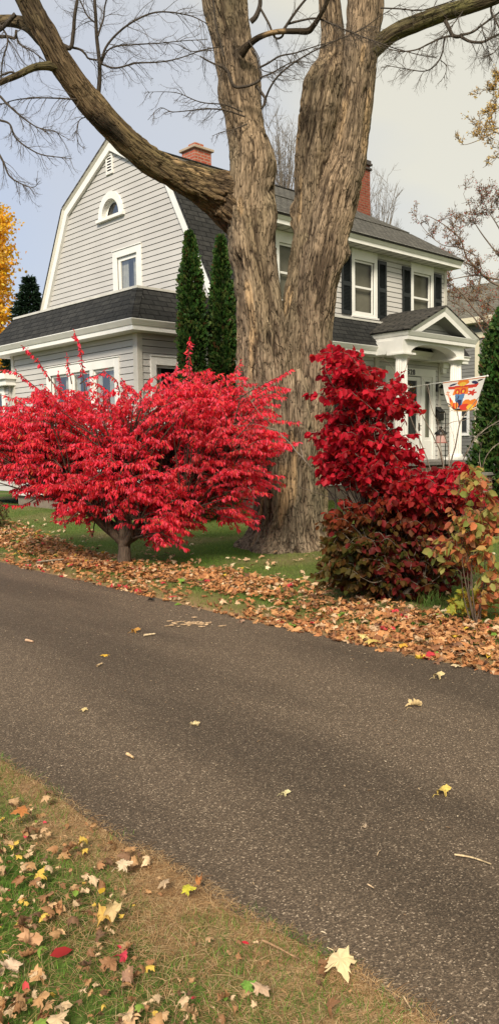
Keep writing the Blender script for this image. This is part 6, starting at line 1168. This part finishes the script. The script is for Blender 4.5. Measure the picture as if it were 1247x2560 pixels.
oneleaf(75, 2355, 80, (.60, .34, .18), 'big tan brown curled leaf in the grass at the lower left', 4, 20, .085, (.1, -.4))
oneleaf(320, 2450, 60, (.42, .24, .15), 'brown folded leaf between grass tufts at the bottom', 3, 70, .08, (.1, -.3))
oneleaf(250, 2232, 30, (.72, .44, .03), 'golden yellow narrow leaf in the straw', yaw=80, z=.08, stem=False, tmpl=T_NR)
oneleaf(190, 2222, 28, (.26, .40, .06), 'small fresh green leaf in the near grass', yaw=-80, z=.08, stem=False, tmpl=T_NR)
oneleaf(470, 2226, 44, (.60, .55, .06), 'yellow green weed leaf at the edge of the drive', 1, 0, .05, (0, -.2), stem=False)
# twigs and chips on the drive
def stick(pts, wpx, col, label, z=.03):
    P = np.array([gnd(x, y, z) for x, y in pts]); B = P[0].copy(); o = thing('twig', label, 'twig', tuple(B)); t9 = Tubes(); Q, _, _ = smoothpath(P, np.ones(len(P)), len(P)*5); r_ = pxw(wpx, float(np.linalg.norm(P[0]-EYE)))/2
    t9.add(Q-B, np.linspace(r_, r_*.6, len(Q)), 6, col); k = Tubes(); t9.build('stick', M_twig, o); return o
stick([(1135, 2136), (1180, 2144), (1226, 2160)], 5, (.50, .38, .22), 'thin pale stick lying on the driveway at the right edge')
stick([(655, 2350), (700, 2372), (748, 2398)], 6, (.28, .17, .09), 'brown stick across the straw beside the big yellow leaf', .07)
stick([(1007, 2490), (1018, 2508), (1025, 2520)], 4, (.48, .34, .2), 'short pale stick at the bottom of the driveway')
stick([(92, 1406), (120, 1402), (160, 1398)], 6, (.30, .25, .18), 'grey fallen stick in the leaves at the left', .06)
stick([(360, 1588), (388, 1584)], 6, (.62, .48, .30), 'pale bark chip left of the heap of chips'); stick([(243, 1664), (256, 1658)], 6, (.58, .42, .25), 'tiny pale chip under the golden leaf')
stick([(66, 1600), (84, 1604)], 7, (.50, .32, .2), 'brown chip on the far left asphalt'); stick([(318, 1884), (334, 1894)], 8, (.62, .42, .22), 'tan bark chip in the left middle of the driveway')
stick([(941, 2140), (945, 2130), (950, 2126)], 3, (.5, .36, .22), 'tiny bent twig in the middle right of the driveway'); stick([(918, 2210), (934, 2220)], 4, (.5, .36, .22), 'short tan twig below the bent twig')
r9 = np.random.default_rng(77); cp = gnd(482, 1560, .02); o = thing('bark_chips', 'small heap of pale bark chips on the far asphalt', 'bark chips', tuple(cp)); t9 = Tubes()
for k_ in range(26): a_ = r9.normal(0, .45); l_ = r9.uniform(.03, .11); c_ = np.array([r9.normal(0, .10), r9.normal(0, .07), r9.uniform(0, .012)]); dv = np.array([math.cos(a_), math.sin(a_), 0])*l_/2; t9.add(np.array([c_-dv, c_, c_+dv+[0, 0, .004]]), [.004, .006, .003], 4, np.array([.50, .34, .2])*r9.uniform(.6, 1.3))
t9.build('chips', M_twig, o)
dsp = aty(182, 1272, 17.6); o = thing('downspout', 'short white downspout elbow on the lawn at the foot of the sunroom wall', 'downspout', tuple(dsp)); m = MB(); m.tube([(0, .1, .5), (0, .05, .1), (.02, -.1, -.02), (-.25, -.35, -.10)], .05, 8); m.build('pipe', M_white, o)
